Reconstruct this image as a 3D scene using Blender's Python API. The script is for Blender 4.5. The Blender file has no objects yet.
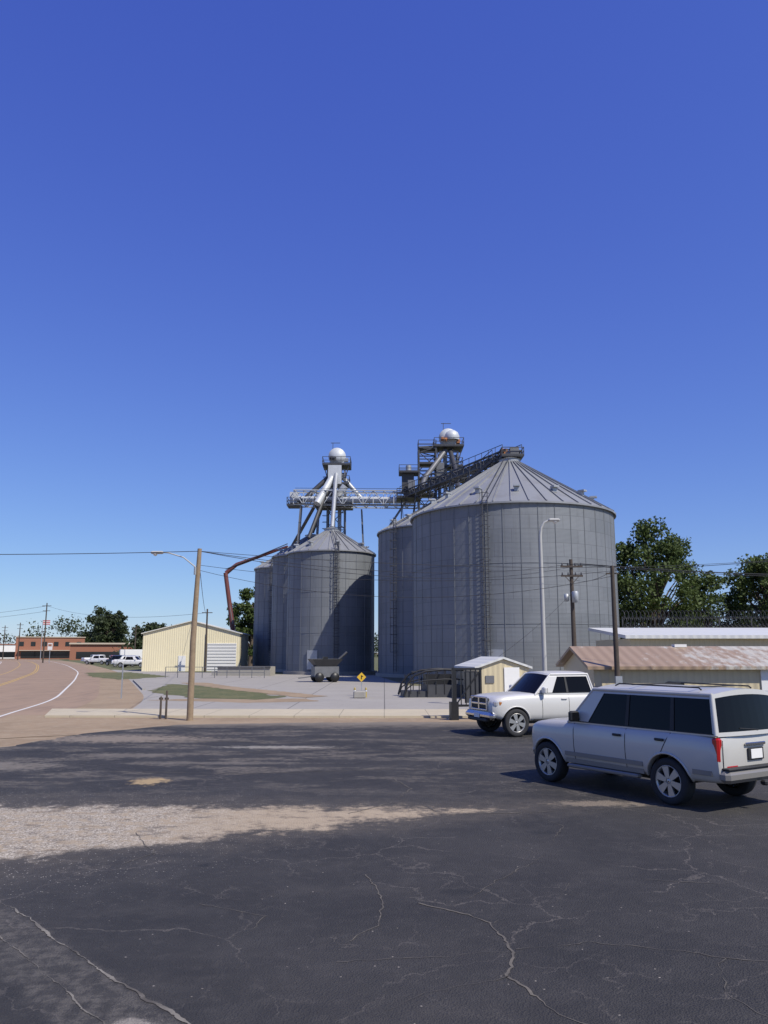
import bpy, math, random, bmesh
import numpy as np
from mathutils import Vector, Matrix, Quaternion
random.seed(7)
sc = bpy.context.scene
R = math.radians

# ------------------------------------------------------------------ helpers
class MB:
    def __init__(s): s.v=[]; s.f=[]; s.m=[]; s.s=[]
    def add(s, vs, fs, mi=0, sm=False):
        o=len(s.v); s.v += [tuple(p) for p in vs]
        for f in fs:
            s.f.append(tuple(i+o for i in f)); s.m.append(mi); s.s.append(sm)
    def box(s, c, d, mi=0, rz=0.0):
        hx,hy,hz=d[0]/2,d[1]/2,d[2]/2; ca,sa=math.cos(rz),math.sin(rz)
        vs=[]
        for x in(-hx,hx):
            for y in(-hy,hy):
                for z in(-hz,hz): vs.append((c[0]+x*ca-y*sa,c[1]+x*sa+y*ca,c[2]+z))
        s.add(vs,[(0,1,3,2),(4,6,7,5),(0,4,5,1),(2,3,7,6),(0,2,6,4),(1,5,7,3)],mi)
    def bbox(s, c, d, mi=0, b=0.02):
        hx,hy,hz=d[0]/2,d[1]/2,d[2]/2; b=min(b,hx*.9,hy*.9,hz*.9)
        def ring(z,ix):
            x,y=hx-ix,hy-ix
            return [(c[0]+a,c[1]+e,c[2]+z) for a,e in((-x+b,-y),(x-b,-y),(x,-y+b),(x,y-b),(x-b,y),(-x+b,y),(-x,y-b),(-x,-y+b))]
        rs=[ring(-hz,b*.9),ring(-hz+b,0),ring(hz-b,0),ring(hz,b*.9)]
        vs=[p for r in rs for p in r]; fs=[]
        for k in range(3):
            for i in range(8):
                j=(i+1)%8; fs.append((k*8+i,k*8+j,k*8+8+j,k*8+8+i))
        fs.append(tuple(range(7,-1,-1))); fs.append(tuple(range(24,32)))
        s.add(vs,fs,mi)
    def beam(s,p0,p1,w,h=None,mi=0):
        p0=Vector(p0);p1=Vector(p1);h=h or w
        t=(p1-p0); 
        if t.length<1e-6:return
        t.normalize(); up=Vector((0,0,1)) if abs(t.z)<.95 else Vector((1,0,0))
        a=t.cross(up).normalized(); b=a.cross(t).normalized()
        vs=[]
        for p in(p0,p1):
            for sx,sy in((-1,-1),(1,-1),(1,1),(-1,1)): vs.append(p+a*sx*w/2+b*sy*h/2)
        s.add(vs,[(0,1,2,3),(7,6,5,4),(0,4,5,1),(1,5,6,2),(2,6,7,3),(3,7,4,0)],mi)
    def tube(s,pts,r,mi=0,n=6,sm=True,cap=True):
        pts=[Vector(p) for p in pts]; k=len(pts); rr=r if isinstance(r,(list,tuple)) else [r]*k
        vs=[]; t0=(pts[1]-pts[0]).normalized()
        up=Vector((0,0,1)) if abs(t0.z)<.9 else Vector((1,0,0))
        a=t0.cross(up).normalized()
        for i,p in enumerate(pts):
            t=(pts[min(i+1,k-1)]-pts[max(i-1,0)]).normalized()
            a=(a-t*a.dot(t)).normalized(); b=t.cross(a)
            for j in range(n):
                an=2*math.pi*j/n; vs.append(p+(a*math.cos(an)+b*math.sin(an))*rr[i])
        fs=[(i*n+j,i*n+(j+1)%n,(i+1)*n+(j+1)%n,(i+1)*n+j) for i in range(k-1) for j in range(n)]
        s.add(vs,fs,mi,sm)
        if cap:
            s.add(vs[:n],[tuple(range(n-1,-1,-1))],mi); s.add(vs[-n:],[tuple(range(n))],mi)
    def lathe(s,prof,c=(0,0,0),mi=0,n=32,axis='Z',sm=True,flip=1):
        vs=[]
        for r,z in prof:
            for j in range(n):
                a=2*math.pi*j/n
                if axis=='Z': vs.append((c[0]+r*math.cos(a),c[1]+r*math.sin(a),c[2]+z))
                else: vs.append((c[0]+r*math.cos(a),c[1]+z*flip,c[2]+r*math.sin(a)))
        k=len(prof)
        fs=[(i*n+j,i*n+(j+1)%n,(i+1)*n+(j+1)%n,(i+1)*n+j) for i in range(k-1) for j in range(n)]
        s.add(vs,fs,mi,sm)
    def poly(s,pts,mi=0): s.add(pts,[tuple(range(len(pts)))],mi)
    def make(s,name,mats,parent=None,loc=(0,0,0),rz=0.0,sharp=None):
        me=bpy.data.meshes.new(name); me.from_pydata(s.v,[],s.f)
        for m in mats: me.materials.append(m)
        me.polygons.foreach_set('material_index',s.m); me.polygons.foreach_set('use_smooth',s.s)
        me.update()
        if sharp: 
            me.polygons.foreach_set('use_smooth',[True]*len(s.f)); me.set_sharp_from_angle(angle=R(sharp))
        o=bpy.data.objects.new(name,me); sc.collection.objects.link(o)
        o.location=loc; o.rotation_euler=(0,0,rz)
        if parent: o.parent=parent
        return o
def empty(name,loc,rz=0):
    e=bpy.data.objects.new(name,None); sc.collection.objects.link(e); e.location=loc; e.rotation_euler=(0,0,rz); return e

class NT:
    def __init__(s,name):
        s.mat=bpy.data.materials.new(name); s.mat.use_nodes=True; s.t=s.mat.node_tree
        s.b=s.t.nodes['Principled BSDF']; s.out=s.t.nodes['Material Output']
    def n(s,ty,**k):
        x=s.t.nodes.new(ty)
        for a,b in k.items(): setattr(x,a,b)
        return x
    def link(s,a,b): s.t.links.new(a,b)
    def setin(s,i,v):
        if isinstance(v,bpy.types.NodeSocket): s.link(v,i)
        elif v is not None:
            if i.type=='RGBA' and len(v)==3: v=(*v,1)
            i.default_value=v
    def math(s,op,a,b=None,c=None,clamp=False):
        x=s.n('ShaderNodeMath',operation=op,use_clamp=clamp)
        s.setin(x.inputs[0],a)
        if b is not None: s.setin(x.inputs[1],b)
        if c is not None: s.setin(x.inputs[2],c)
        return x.outputs[0]
    def pos(s): return s.n('ShaderNodeNewGeometry').outputs['Position']
    def obj(s): return s.n('ShaderNodeTexCoord').outputs['Object']
    def sep(s,v):
        x=s.n('ShaderNodeSeparateXYZ'); s.link(v,x.inputs[0]); return x.outputs
    def comb(s,x,y,z):
        c=s.n('ShaderNodeCombineXYZ'); s.setin(c.inputs[0],x);s.setin(c.inputs[1],y);s.setin(c.inputs[2],z); return c.outputs[0]
    def scale(s,v,sc_):
        x=s.n('ShaderNodeMapping'); s.link(v,x.inputs[0]); x.inputs['Scale'].default_value=sc_; return x.outputs[0]
    def noise(s,v,scale,detail=4,rough=.55,dist=0,out='Fac'):
        x=s.n('ShaderNodeTexNoise'); s.link(v,x.inputs['Vector']); x.inputs['Scale'].default_value=scale
        x.inputs['Detail'].default_value=detail; x.inputs['Roughness'].default_value=rough; x.inputs['Distortion'].default_value=dist
        return x.outputs[out]
    def warp(s,v,scale,amt):
        c=s.noise(v,scale,5,.6,0,'Color'); a=s.n('ShaderNodeVectorMath',operation='SCALE'); s.link(c,a.inputs[0]); a.inputs['Scale'].default_value=amt
        b=s.n('ShaderNodeVectorMath',operation='ADD'); s.link(v,b.inputs[0]); s.link(a.outputs[0],b.inputs[1]); return b.outputs[0]
    def vor(s,v,scale,feature='F1',out='Distance'):
        x=s.n('ShaderNodeTexVoronoi',feature=feature); s.link(v,x.inputs['Vector']); x.inputs['Scale'].default_value=scale
        return x.outputs[out]
    def ss(s,v,a,b):
        x=s.n('ShaderNodeMapRange',interpolation_type='SMOOTHSTEP'); s.link(v,x.inputs[0])
        if a>b:
            x.inputs[1].default_value=b; x.inputs[2].default_value=a; x.inputs[3].default_value=1; x.inputs[4].default_value=0
        else:
            x.inputs[1].default_value=a; x.inputs[2].default_value=b
        return x.outputs[0]
    def mix(s,f,a,b,mode='MIX'):
        x=s.n('ShaderNodeMix',data_type='RGBA',blend_type=mode); s.setin(x.inputs[0],f); s.setin(x.inputs[6],a); s.setin(x.inputs[7],b)
        return x.outputs[2]
    def bump(s,h,st=.3,d=.02):
        x=s.n('ShaderNodeBump'); s.link(h,x.inputs['Height']); x.inputs['Strength'].default_value=st; x.inputs['Distance'].default_value=d
        s.link(x.outputs[0],s.b.inputs['Normal'])
    def fin(s,col=None,rough=None,metal=None):
        if col is not None: s.setin(s.b.inputs['Base Color'],col)
        if rough is not None: s.setin(s.b.inputs['Roughness'],rough)
        if metal is not None: s.setin(s.b.inputs['Metallic'],metal)
        return s.mat

def simple(name,c,rough=.6,metal=0.0,var=.18,scale=3.0,bump=0.0,coat=0.0):
    m=NT(name); p=m.obj(); f=m.noise(p,scale,5,.6)
    c2=tuple(max(0,x*(1-var)) for x in c); c1=tuple(min(1,x*(1+var)) for x in c)
    col=m.mix(f,c2,c1)
    if bump: m.bump(m.noise(p,scale*8,3),bump,.01)
    if coat: m.b.inputs['Coat Weight'].default_value=coat; m.b.inputs['Coat Roughness'].default_value=.06
    return m.fin(col,rough,metal)

# ------------------------------------------------------------------ materials
def m_asphalt():
    m=NT('asphalt_sealed'); p=m.pos(); x,y,_=m.sep(p)
    big=m.noise(p,.25,6,.62); mid=m.noise(p,1.3,7,.7); fine=m.noise(p,38,3,.7); str_=m.noise(m.scale(p,(.40,1.0,1)),1.0,9,.72)
    mott=m.noise(p,6.5,5,.75)
    base=m.mix(m.ss(big,.35,.65),(.021,.0195,.0185),(.036,.033,.030))
    base=m.mix(m.math('MULTIPLY',m.ss(mid,.45,.72),.50),base,(.056,.051,.046))
    base=m.mix(m.math('MULTIPLY',m.ss(mott,.5,.7),.35),base,(.062,.056,.050))
    far=m.ss(y,13.5,19.0)
    worn=m.math('MULTIPLY',m.ss(str_,.50,.57),m.math('MULTIPLY_ADD',far,.70,.04))
    leftm=m.ss(x,8.0,-4.0)
    worn=m.math('MULTIPLY',worn,m.math('MULTIPLY_ADD',leftm,.85,.15))
    worn=m.math('MULTIPLY',worn,m.math('MULTIPLY_ADD',m.ss(mott,.35,.6),.9,.15))
    base=m.mix(worn,base,(.165,.140,.110))
    spk=m.ss(m.vor(p,55),.18,.05)
    base=m.mix(m.math('MULTIPLY',spk,m.math('MULTIPLY_ADD',mid,.8,-.05)),base,(.20,.185,.165))
    spk2=m.math('MULTIPLY',m.ss(m.vor(p,7.0),.075,.05),m.ss(mid,.48,.58))
    base=m.mix(spk2,base,(.33,.29,.24))
    n1=m.noise(p,.75,8,.7); n2=m.noise(p,4,6,.75); n3=m.noise(m.scale(p,(.8,1.2,1)),2.4,7,.78)
    dx=m.math('SUBTRACT',x,.6)
    c=m.math('MULTIPLY_ADD',dx,.23,13.72); h=m.math('MULTIPLY_ADD',dx,-.27,.45)
    d=m.math('ABSOLUTE',m.math('SUBTRACT',y,c))
    s=m.math('SUBTRACT',h,d)
    s=m.math('ADD',s,m.math('MULTIPLY_ADD',n1,2.6,-1.30)); s=m.math('ADD',s,m.math('MULTIPLY_ADD',n2,1.6,-.8))
    sand=m.math('MULTIPLY',m.ss(s,-.10,.50),m.math('MULTIPLY_ADD',m.ss(n3,.36,.48),.55,.42))
    film=m.math('MULTIPLY',m.ss(s,-1.3,.3),m.math('MULTIPLY_ADD',n3,.6,0))
    sandcol=m.mix(n2,(.31,.235,.150),(.50,.40,.275))
    pf=m.noise(p,30,4,.8)
    gcol=m.mix(m.ss(pf,.42,.60),(.16,.13,.095),(.62,.55,.44))
    gl=m.ss(x,-1.5,-4.2)
    sandcol=m.mix(m.math('MULTIPLY',gl,m.math('MULTIPLY',m.ss(n2,.38,.54),.85)),sandcol,gcol)
    base=m.mix(film,base,(.165,.135,.10))
    base=m.mix(sand,base,sandcol)
    pb=m.math('MULTIPLY',m.ss(m.vor(p,19.0),.20,.10),m.math('MULTIPLY',m.ss(s,-3.2,.0),m.ss(x,1.0,-4.0)))
    base=m.mix(m.math('MULTIPLY',pb,m.ss(n2,.42,.56)),base,(.52,.48,.41))
    def spot(cx,cy,rx,ry,b0,k):
        nonlocal base
        a=m.math('DIVIDE',m.math('SUBTRACT',x,cx),rx); b=m.math('DIVIDE',m.math('SUBTRACT',y,cy),ry)
        r=m.math('SQRT',m.math('ADD',m.math('MULTIPLY',a,a),m.math('MULTIPLY',b,b)))
        r=m.math('ADD',r,m.math('MULTIPLY_ADD',n2,2.8,-1.4)); r=m.math('ADD',r,m.math('MULTIPLY_ADD',mott,1.6,-.8))
        base=m.mix(m.math('MULTIPLY',m.ss(r,1.15,.45),k),base,b0)
    spot(-4.75,16.9,.36,.5,(.42,.30,.15),.9)
    spot(3.7,14.5,.9,.3,(.30,.24,.17),.6)
    spot(-3.0,22.8,1.7,.34,(.32,.29,.24),.75)
    spot(-9.5,19.0,2.2,1.0,(.22,.19,.15),.6)
    spot(-8.0,25.0,3.0,1.2,(.26,.21,.155),.8)
    spot(-6.5,21.0,1.5,.5,(.20,.17,.135),.55)
    spot(1.5,20.5,1.3,.3,(.17,.15,.12),.5)
    spot(-3.5,19.6,2.0,.25,(.18,.155,.125),.5)
    spot(-1.75,6.15,.16,.12,(.35,.31,.26),.8)
    spot(4.3,6.8,.25,.4,(.26,.24,.21),.5)
    spot(-2.2,10.4,.14,.1,(.012,.012,.012),.8); spot(.8,9.3,.2,.14,(.014,.014,.014),.6); spot(2.3,12.2,.3,.12,(.014,.014,.014),.6)
    # mottled old asphalt lane in the near-left corner (between the two long cracks)
    ln=m.math('ADD',m.math('MULTIPLY',m.math('ADD',x,3.4),.733),m.math('MULTIPLY',m.math('SUBTRACT',y,8.2),.680))
    lm=m.ss(m.math('ABSOLUTE',m.math('ADD',ln,m.math('MULTIPLY_ADD',n2,.3,.10))),.40,.22)
    lm=m.math('MULTIPLY',lm,m.ss(y,10.6,9.8))
    base=m.mix(m.math('MULTIPLY',lm,m.math('MULTIPLY_ADD',m.ss(mott,.4,.62),.45,.10)),base,(.135,.12,.10))
    edge=m.math('MULTIPLY',m.ss(m.math('ADD',y,m.math('MULTIPLY',n1,3)),29.6,32.2),.8)
    base=m.mix(edge,base,(.24,.20,.15))
    for (scl,th_,a_,b_,k) in((.42,.0045,.42,.56,.45),(1.1,.008,.50,.60,.32)):
        pw=m.warp(m.warp(p,.9,1.1),5.0,.16)
        ce=m.vor(pw,scl,'DISTANCE_TO_EDGE')
        cr=m.math('MULTIPLY',m.ss(ce,th_*1.6,th_*.5),m.ss(m.noise(p,.33 if scl<1 else .6,4),a_,b_))
        base=m.mix(m.math('MULTIPLY',cr,k),base,(.15,.13,.11))
    ro=m.math('MULTIPLY_ADD',fine,.2,.74)
    hh=m.math('ADD',m.math('MULTIPLY',fine,.9),m.math('MULTIPLY',m.vor(p,60),.8))
    m.bump(hh,.85,.016)
    return m.fin(base,ro)
def m_ground(name,ca,cb,cc,sc1=.12,bs=.5):
    m=NT(name); p=m.pos(); a=m.noise(p,sc1,6,.62); b=m.noise(p,2.2,6,.7); c=m.noise(p,14,4,.7)
    col=m.mix(m.ss(a,.42,.6),ca,cb); col=m.mix(m.math('MULTIPLY',m.ss(b,.45,.7),.6),col,cc)
    col=m.mix(m.math('MULTIPLY',c,.4),col,(.05,.045,.035)); m.bump(c,bs,.05)
    return m.fin(col,.95)
def m_conc(name,c,stain=.5,joint=None):
    m=NT(name); p=m.pos(); a=m.noise(p,.35,6,.65); b=m.noise(p,3,6,.7); f=m.noise(p,45,3,.6)
    col=m.mix(a,tuple(x*.78 for x in c),tuple(min(1,x*1.12) for x in c))
    col=m.mix(m.math('MULTIPLY',m.ss(b,.5,.75),stain),col,tuple(x*.6 for x in c))
    if joint:
        x,y,_=m.sep(p); fr=m.math('FRACT',m.math('DIVIDE',x,joint)); j=m.math('LESS_THAN',fr,.012)
        col=m.mix(m.math('MULTIPLY',j,.7),col,(.06,.055,.05))
    m.bump(f,.3,.008)
    return m.fin(col,.9)
def m_road():
    m=NT('road_asphalt_tan'); p=m.pos(); a=m.noise(p,.18,5,.6); b=m.noise(m.scale(p,(2.0,.25,1)),1.0,6,.6); f=m.noise(p,30,3)
    col=m.mix(a,(.26,.175,.110),(.34,.24,.16)); col=m.mix(m.math('MULTIPLY',m.ss(b,.45,.65),.5),col,(.18,.13,.09))
    m.bump(f,.3,.01); return m.fin(col,.9)
def m_bin(name,roof=False):
    m=NT(name); o=m.obj(); x,y,z=m.sep(o)
    ang=m.math('ARCTAN2',y,x)
    if not roof:
        u=m.math('MULTIPLY',ang,9.0)
        v=m.comb(u,z,0.0)
        br=m.n('ShaderNodeTexBrick'); m.link(v,br.inputs['Vector'])
        br.inputs['Scale'].default_value=1; br.inputs['Brick Width'].default_value=2.83; br.inputs['Row Height'].default_value=1.12
        br.inputs['Mortar Size'].default_value=.026; br.inputs['Mortar Smooth'].default_value=.3
        br.inputs['Color1'].default_value=(.160,.172,.182,1); br.inputs['Color2'].default_value=(.188,.200,.211,1); br.inputs['Mortar'].default_value=(.122,.130,.138,1)
        col=br.outputs['Color']
        st=m.noise(m.comb(m.math('MULTIPLY',ang,30.0),m.math('MULTIPLY',z,.12),0.0),1.0,5,.6)
        col=m.mix(m.math('MULTIPLY',m.ss(st,.48,.72),.4),col,(.115,.122,.127))
        col=m.mix(m.math('MULTIPLY',m.ss(m.noise(o,.3,5),.45,.7),.3),col,(.23,.242,.25))
        w=m.math('SINE',m.math('MULTIPLY',z,2*math.pi/.10))
        m.bump(w,.3,.012)
        return m.fin(col,.62,.15)
    else:
        seg=m.noise(m.comb(m.math('FLOOR',m.math('MULTIPLY',ang,36/(2*math.pi))),0.0,0.0),3.1,0)
        col=m.mix(seg,(.22,.225,.225),(.33,.335,.335))
        col=m.mix(m.math('MULTIPLY',m.ss(m.noise(o,.6,5),.5,.7),.4),col,(.19,.18,.165))
        return m.fin(col,.5,.25)
def m_ribs(name,c,axis=0,pitch=.3,rust=0,depth=.02,rough=.5):
    m=NT(name); o=m.obj(); s=m.sep(o); w=m.math('SINE',m.math('MULTIPLY',s[axis],2*math.pi/pitch))
    n=m.noise(o,.6,6,.65); n2=m.noise(m.scale(o,(1.6,.5,1)),3,6,.72)
    col=m.mix(n,tuple(x*.88 for x in c),tuple(min(1,x*1.06) for x in c))
    col=m.mix(m.math('MULTIPLY',m.ss(w,.6,1),.14),col,tuple(x*.5 for x in c))
    if rust:
        gx=m.ss(s[0],0.0,-11.0)
        rr=m.math('ADD',m.math('ADD',n,m.math('MULTIPLY_ADD',n2,.8,-.4)),m.math('MULTIPLY_ADD',gx,.40,-.08))
        col=m.mix(m.math('MULTIPLY',m.ss(rr,.48,.70),.78),col,(.25,.145,.07))
    m.bump(w,.5,depth); return m.fin(col,rough)
def m_leaf(name,c1,c2):
    m=NT(name); p=m.pos(); g=m.n('ShaderNodeNewGeometry'); r=g.outputs['Random Per Island']
    n=m.noise(p,.5,4); col=m.mix(n,c1,c2); col=m.mix(m.math('MULTIPLY',r,.55),col,tuple(x*.5 for x in c1))
    m.fin(col,.6); m.b.inputs['Specular IOR Level'].default_value=.3
    tr=m.n('ShaderNodeBsdfTranslucent'); m.link(col,tr.inputs[0]); mx=m.n('ShaderNodeMixShader'); mx.inputs[0].default_value=.25
    m.link(m.b.outputs[0],mx.inputs[1]); m.link(tr.outputs[0],mx.inputs[2]); m.link(mx.outputs[0],m.out.inputs[0]); return m.mat

ASPH=m_asphalt()
GROUND=m_ground('ground_dry_grass',(.24,.18,.11),(.14,.135,.06),(.32,.255,.16))
SAND=m_ground('sandy_shoulder',(.37,.265,.16),(.31,.22,.13),(.43,.345,.235),.3,.4)
GRASS=m_ground('grass',(.085,.105,.032),(.14,.14,.05),(.26,.21,.095),.5,.8)
STRIP=m_conc('sidewalk_concrete',(.50,.43,.30),.4,1.8)
APRON=m_conc('apron_concrete',(.33,.305,.265),.45,4.5)
ROAD=m_road()
WPAINT=simple('road_paint_white',(.62,.60,.55),.8,var=.25,scale=6)
YPAINT=simple('road_paint_yellow',(.50,.32,.07),.8,var=.25,scale=6)
CRACK=m_ground('crack_dust',(.13,.115,.095),(.075,.066,.058),(.22,.19,.15),3,.3)
CRACK2=m_ground('crack_dust_pale',(.20,.18,.15),(.08,.07,.06),(.33,.30,.25),2,.3)
BINW=m_bin('galvanised_bin_wall'); BINR=m_bin('galvanised_bin_roof',True)
SEAM=simple('bin_stiffener',(.155,.165,.174),.6,.15,.2,2)
GALV=simple('galvanised_steel',(.36,.375,.385),.5,.35,.2,2)
LPOLE=simple('lamp_pole_galvanised',(.42,.415,.39),.6,.1,.12,2)
DSTEEL=simple('dark_steel',(.06,.061,.065),.55,.2,.3,2)
MSTEEL=simple('weathered_steel',(.16,.162,.168),.5,.3,.3,2)
WSTEEL=simple('pale_painted_steel',(.50,.52,.53),.5,.1,.15,2)
ORANGE=simple('orange_paint',(.42,.17,.06),.5)
BOOMRED=simple('boom_red_paint',(.14,.042,.034),.5)
BLACK=simple('black_paint',(.015,.015,.016),.45,0,.3)
WOOD=simple('weathered_pole_wood',(.26,.19,.12),.9,0,.4,5,.4)
DWOOD=simple('dark_pole_wood',(.070,.054,.042),.9,0,.4,5,.4)
YEL=simple('sign_yellow',(.70,.43,.03),.5,0,.05)
DYEL=simple('faded_yellow_paint',(.38,.29,.09),.7,0,.3)
CREAM=m_ribs('cream_ribbed_siding',(.80,.71,.47),0,.3)
CREAMR=m_ribs('cream_roof_sheet',(.66,.64,.56),1,.4)
SHEDROOF=m_ribs('rusted_corrugated_roof',(.47,.44,.37),0,.42,rust=.30,depth=.03)
SHEDWALL=m_ribs('shed_wall_siding',(.56,.48,.31),0,.3)
WROOF=m_ribs('white_metal_roof',(.60,.60,.57),0,.5)
BRICK=simple('red_brick',(.30,.13,.08),.85,0,.25,4)
WHITE=simple('white_paint',(.74,.73,.69),.5,0,.06)
DGLASS=simple('dark_window_glass',(.015,.018,.02),.06,0,.1)
BARK=simple('bark',(.10,.075,.055),.95,0,.4,4,.5)
CONC=m_conc('concrete_footing',(.33,.31,.27),.4)
CABLE=simple('cable',(.02,.02,.022),.7)
LEAF1=m_leaf('foliage_oak',(.066,.100,.024),(.115,.155,.042))
LEAF2=m_leaf('foliage_dark',(.042,.066,.019),(.078,.105,.032))
LEAF3=m_leaf('foliage_far',(.046,.066,.028),(.080,.102,.042))

# ------------------------------------------------------------------ ground
def jag(pts,step,amp):
    out=[]
    n=len(pts)
    for i in range(n):
        a=Vector(pts[i]);b=Vector(pts[(i+1)%n]); L=(b-a).length; k=max(1,int(L/step)) if L<80 else 1
        for j in range(k):
            q=a.lerp(b,j/k); out.append((q.x+random.uniform(-amp,amp),q.y+random.uniform(-amp,amp)))
    return out
def sheet(name,pts,z,mat,step=.4,amp=.12):
    mb=MB(); p=jag(pts,step,amp) if step else pts
    mb.poly([(a,b,z) for a,b in p]); return mb.make(name,[mat])
mb=MB(); S=4000; mb.poly([(-S,-400,0),(S,-400,0),(S,S,0),(-S,S,0)]); mb.make('ground',[GROUND])

edge=[(-8.3,-20),(-9.6,5),(-11.8,25.4),(-14.0,36.5),(-16.2,46),(-20.0,57.5),(-30,86),(-43,120),(-72,187),(-106,255),(-150,310),(-220,350),(-330,380)]
def cr(pts,n=10):
    out=[]
    for i in range(1,len(pts)-2):
        p0,p1,p2,p3=[Vector(q) for q in pts[i-1:i+3]]
        for j in range(n):
            t=j/n; out.append(.5*((2*p1)+(p2-p0)*t+(2*p0-5*p1+4*p2-p3)*t*t+(3*p1-p0-3*p2+p3)*t**3))
    out.append(Vector(pts[-2])); return out
E=cr(edge,10)
def off(d):
    o=[]
    for i,p in enumerate(E):
        t=(E[min(i+1,len(E)-1)]-E[max(i-1,0)]).normalized(); o.append(p+Vector((-t.y,t.x))*d)
    return o
def strip(name,d0,d1,z,mat,parent=None):
    a,b=off(d0),off(d1); mb=MB(); vs=[(p.x,p.y,z) for p in a]+[(p.x,p.y,z) for p in b]; n=len(a)
    fs=[(i,i+1,n+i+1,n+i) for i in range(n-1)]
    mb.add(vs,fs); return mb.make(name,[mat],parent)
strip('road',0,15.5,.010,ROAD)
rm=empty('road_markings',(0,0,0))
strip('edge_line',2.2,2.34,.014,WPAINT,rm); strip('centre_line_a',7.3,7.42,.014,YPAINT,rm); strip('centre_line_b',7.6,7.72,.014,YPAINT,rm)
strip('centre_line_c',10.6,10.72,.014,YPAINT,rm); strip('far_edge_line',14.6,14.75,.014,WPAINT,rm)
strip('road_shoulder',-2.6,0.15,.006,SAND)
sheet('sandy_verge',[(-13.8,24),(-9,26.5),(-7,29.8),(4,31),(4,33),(-9,33.4),(-15.5,34.5)],.0175,SAND,.5,.15)
sheet('concrete_apron',[(-16.3,44),(-13.5,36.8),(14,36.8),(16,45),(10,60),(2,64),(-1,92),(-12,96),(-40,121),(-45,116),(-30,82)],.004,APRON,0,0)
lot=[(-8.6,-12),(-9.3,8),(-10.6,22),(-9.6,26.5),(-7.6,29.6),(-3,30.6),(3,31.0),(12,30.8),(34,30.6),(34,-12)]
sheet('parking_lot',lot,.022,ASPH,.35,.13)
mb=MB()
sp=[(-13.6,33.0),(6.5,32.7),(7.2,34.6),(6.8,36.4),(-14.9,36.9)]
n=len(sp); mb.add([(a,b,.10) for a,b in sp]+[(a,b,.0) for a,b in sp],[tuple(range(n))]+[(n+i,n+(i+1)%n,(i+1)%n,i) for i in range(n)])
mb.make('sidewalk',[STRIP])
sheet('grass_verge',[(-17.5,67),(-11,60),(-5.8,48),(-6.8,45.5),(-11,47),(-15.5,54)],.014,GRASS,1,.35)
sheet('grass_verge',[(-33,106),(-23,88),(-25,78),(-31,86),(-38,104)],.014,GRASS,1,.4)
sheet('sandy_verge',[(-10,46.5),(-4.5,46.4),(-3.5,44.0),(-7,42.6),(-13,45)],.008,SAND,.5,.2)
sheet('sandy_verge',[(-12,63),(-3.5,49),(-4.6,47),(-11,57.5),(-17.5,70),(-15,70)],.019,SAND,.6,.25)
sheet('grass_field',[(-44,121),(-12,97),(-5,116),(60,100),(300,150),(300,900),(-260,700),(-120,300),(-60,160)],.002,GRASS,0,0)
mb=MB(); a=off(-2.9)
for i in range(20,46):
    if a[i].y<56: continue
    p,q=a[i],a[i+1]; mb.beam((p.x,p.y,.06),(q.x,q.y,.06),.2,.13)
mb.make('road_kerb',[CONC])

mb=MB()
def crack(pts,w,seg=.05,amp=.012,mi=0):
    P=[Vector((a,b)) for a,b in pts]; line=[]; dv=Vector((0,0))
    for i in range(len(P)-1):
        k=max(2,int((P[i+1]-P[i]).length/seg))
        for j in range(k):
            dv=dv*.86+Vector((random.gauss(0,amp),random.gauss(0,amp)))
            line.append(P[i].lerp(P[i+1],j/k)+dv)
    line.append(P[-1]+dv); L=[];Rr=[]; ww=w
    for i,p in enumerate(line):
        t=(line[min(i+1,len(line)-1)]-line[max(i-1,0)]).normalized(); nn=Vector((-t.y,t.x)); ww=max(w*.08,min(w*1.3,ww+random.gauss(0,w*.25)))
        L.append(p+nn*ww/2);Rr.append(p-nn*ww/2*random.uniform(.6,1.1))
    n=len(L); mb.add([(p.x,p.y,.027) for p in L]+[(p.x,p.y,.027) for p in Rr],[(n+i,n+i+1,i+1,i) for i in range(n-1)],mi)
crack([(-5.6,10.4),(-4.0,8.95),(-2.5,7.3),(-1.46,6.25),(-.8,5.5)],.030,.03,.007,1)
crack([(-5.0,9.5),(-3.5,7.9),(-2.07,6.3),(-1.4,5.5)],.018,.03,.007,1)
crack([(-.2,10.0),(0,8.9),(-.07,8.2),(-.3,7.8)],.014)
crack([(-1.9,8.9),(-1.2,8.5),(-1.3,7.9)],.010)
crack([(.35,8.9),(1.05,8.3),(1.15,7.6),(1.02,7.0),(1.25,6.4),(1.5,6.1)],.022)
crack([(1.15,7.6),(1.9,7.75),(2.9,7.4),(3.9,7.2)],.012)
crack([(-.4,7.3),(.3,7.4),(1.1,7.55)],.008)
crack([(2.9,7.4),(2.6,6.6),(2.9,6.0)],.012)
crack([(.7,14.3),(.95,13.5),(2.4,13.7),(4.4,14.2),(6.2,14.6)],.05)
crack([(-.6,13.6),(.1,14.5),(.5,16),(.2,17.3)],.022)
crack([(3.0,9.8),(3.8,9.6),(4.6,10.0),(5.6,9.8)],.010)
crack([(-6,18.2),(-3,17.9),(0,18.6),(2.2,18.3)],.03)
crack([(-9,22),(-5,21.4),(-1,21.9),(3,21.6)],.035)
crack([(-7,24.5),(-2,24.0),(3,24.8)],.05)
crack([(4.1,6.1),(4.0,6.9),(4.6,7.5)],.022)
crack([(-3.6,12.2),(-3.0,11.0),(-3.3,10.2)],.012); crack([(1.6,11.9),(2.0,10.8),(1.4,9.9),(.9,9.1)],.009)
crack([(1.05,8.3),(1.8,8.9),(2.1,9.6)],.009); crack([(1.02,7.0),(.3,6.7),(-.2,6.2)],.009); crack([(2.4,13.7),(2.7,12.6),(2.3,11.6)],.012)
mb.make('pavement_cracks',[CRACK,CRACK2])

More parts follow.
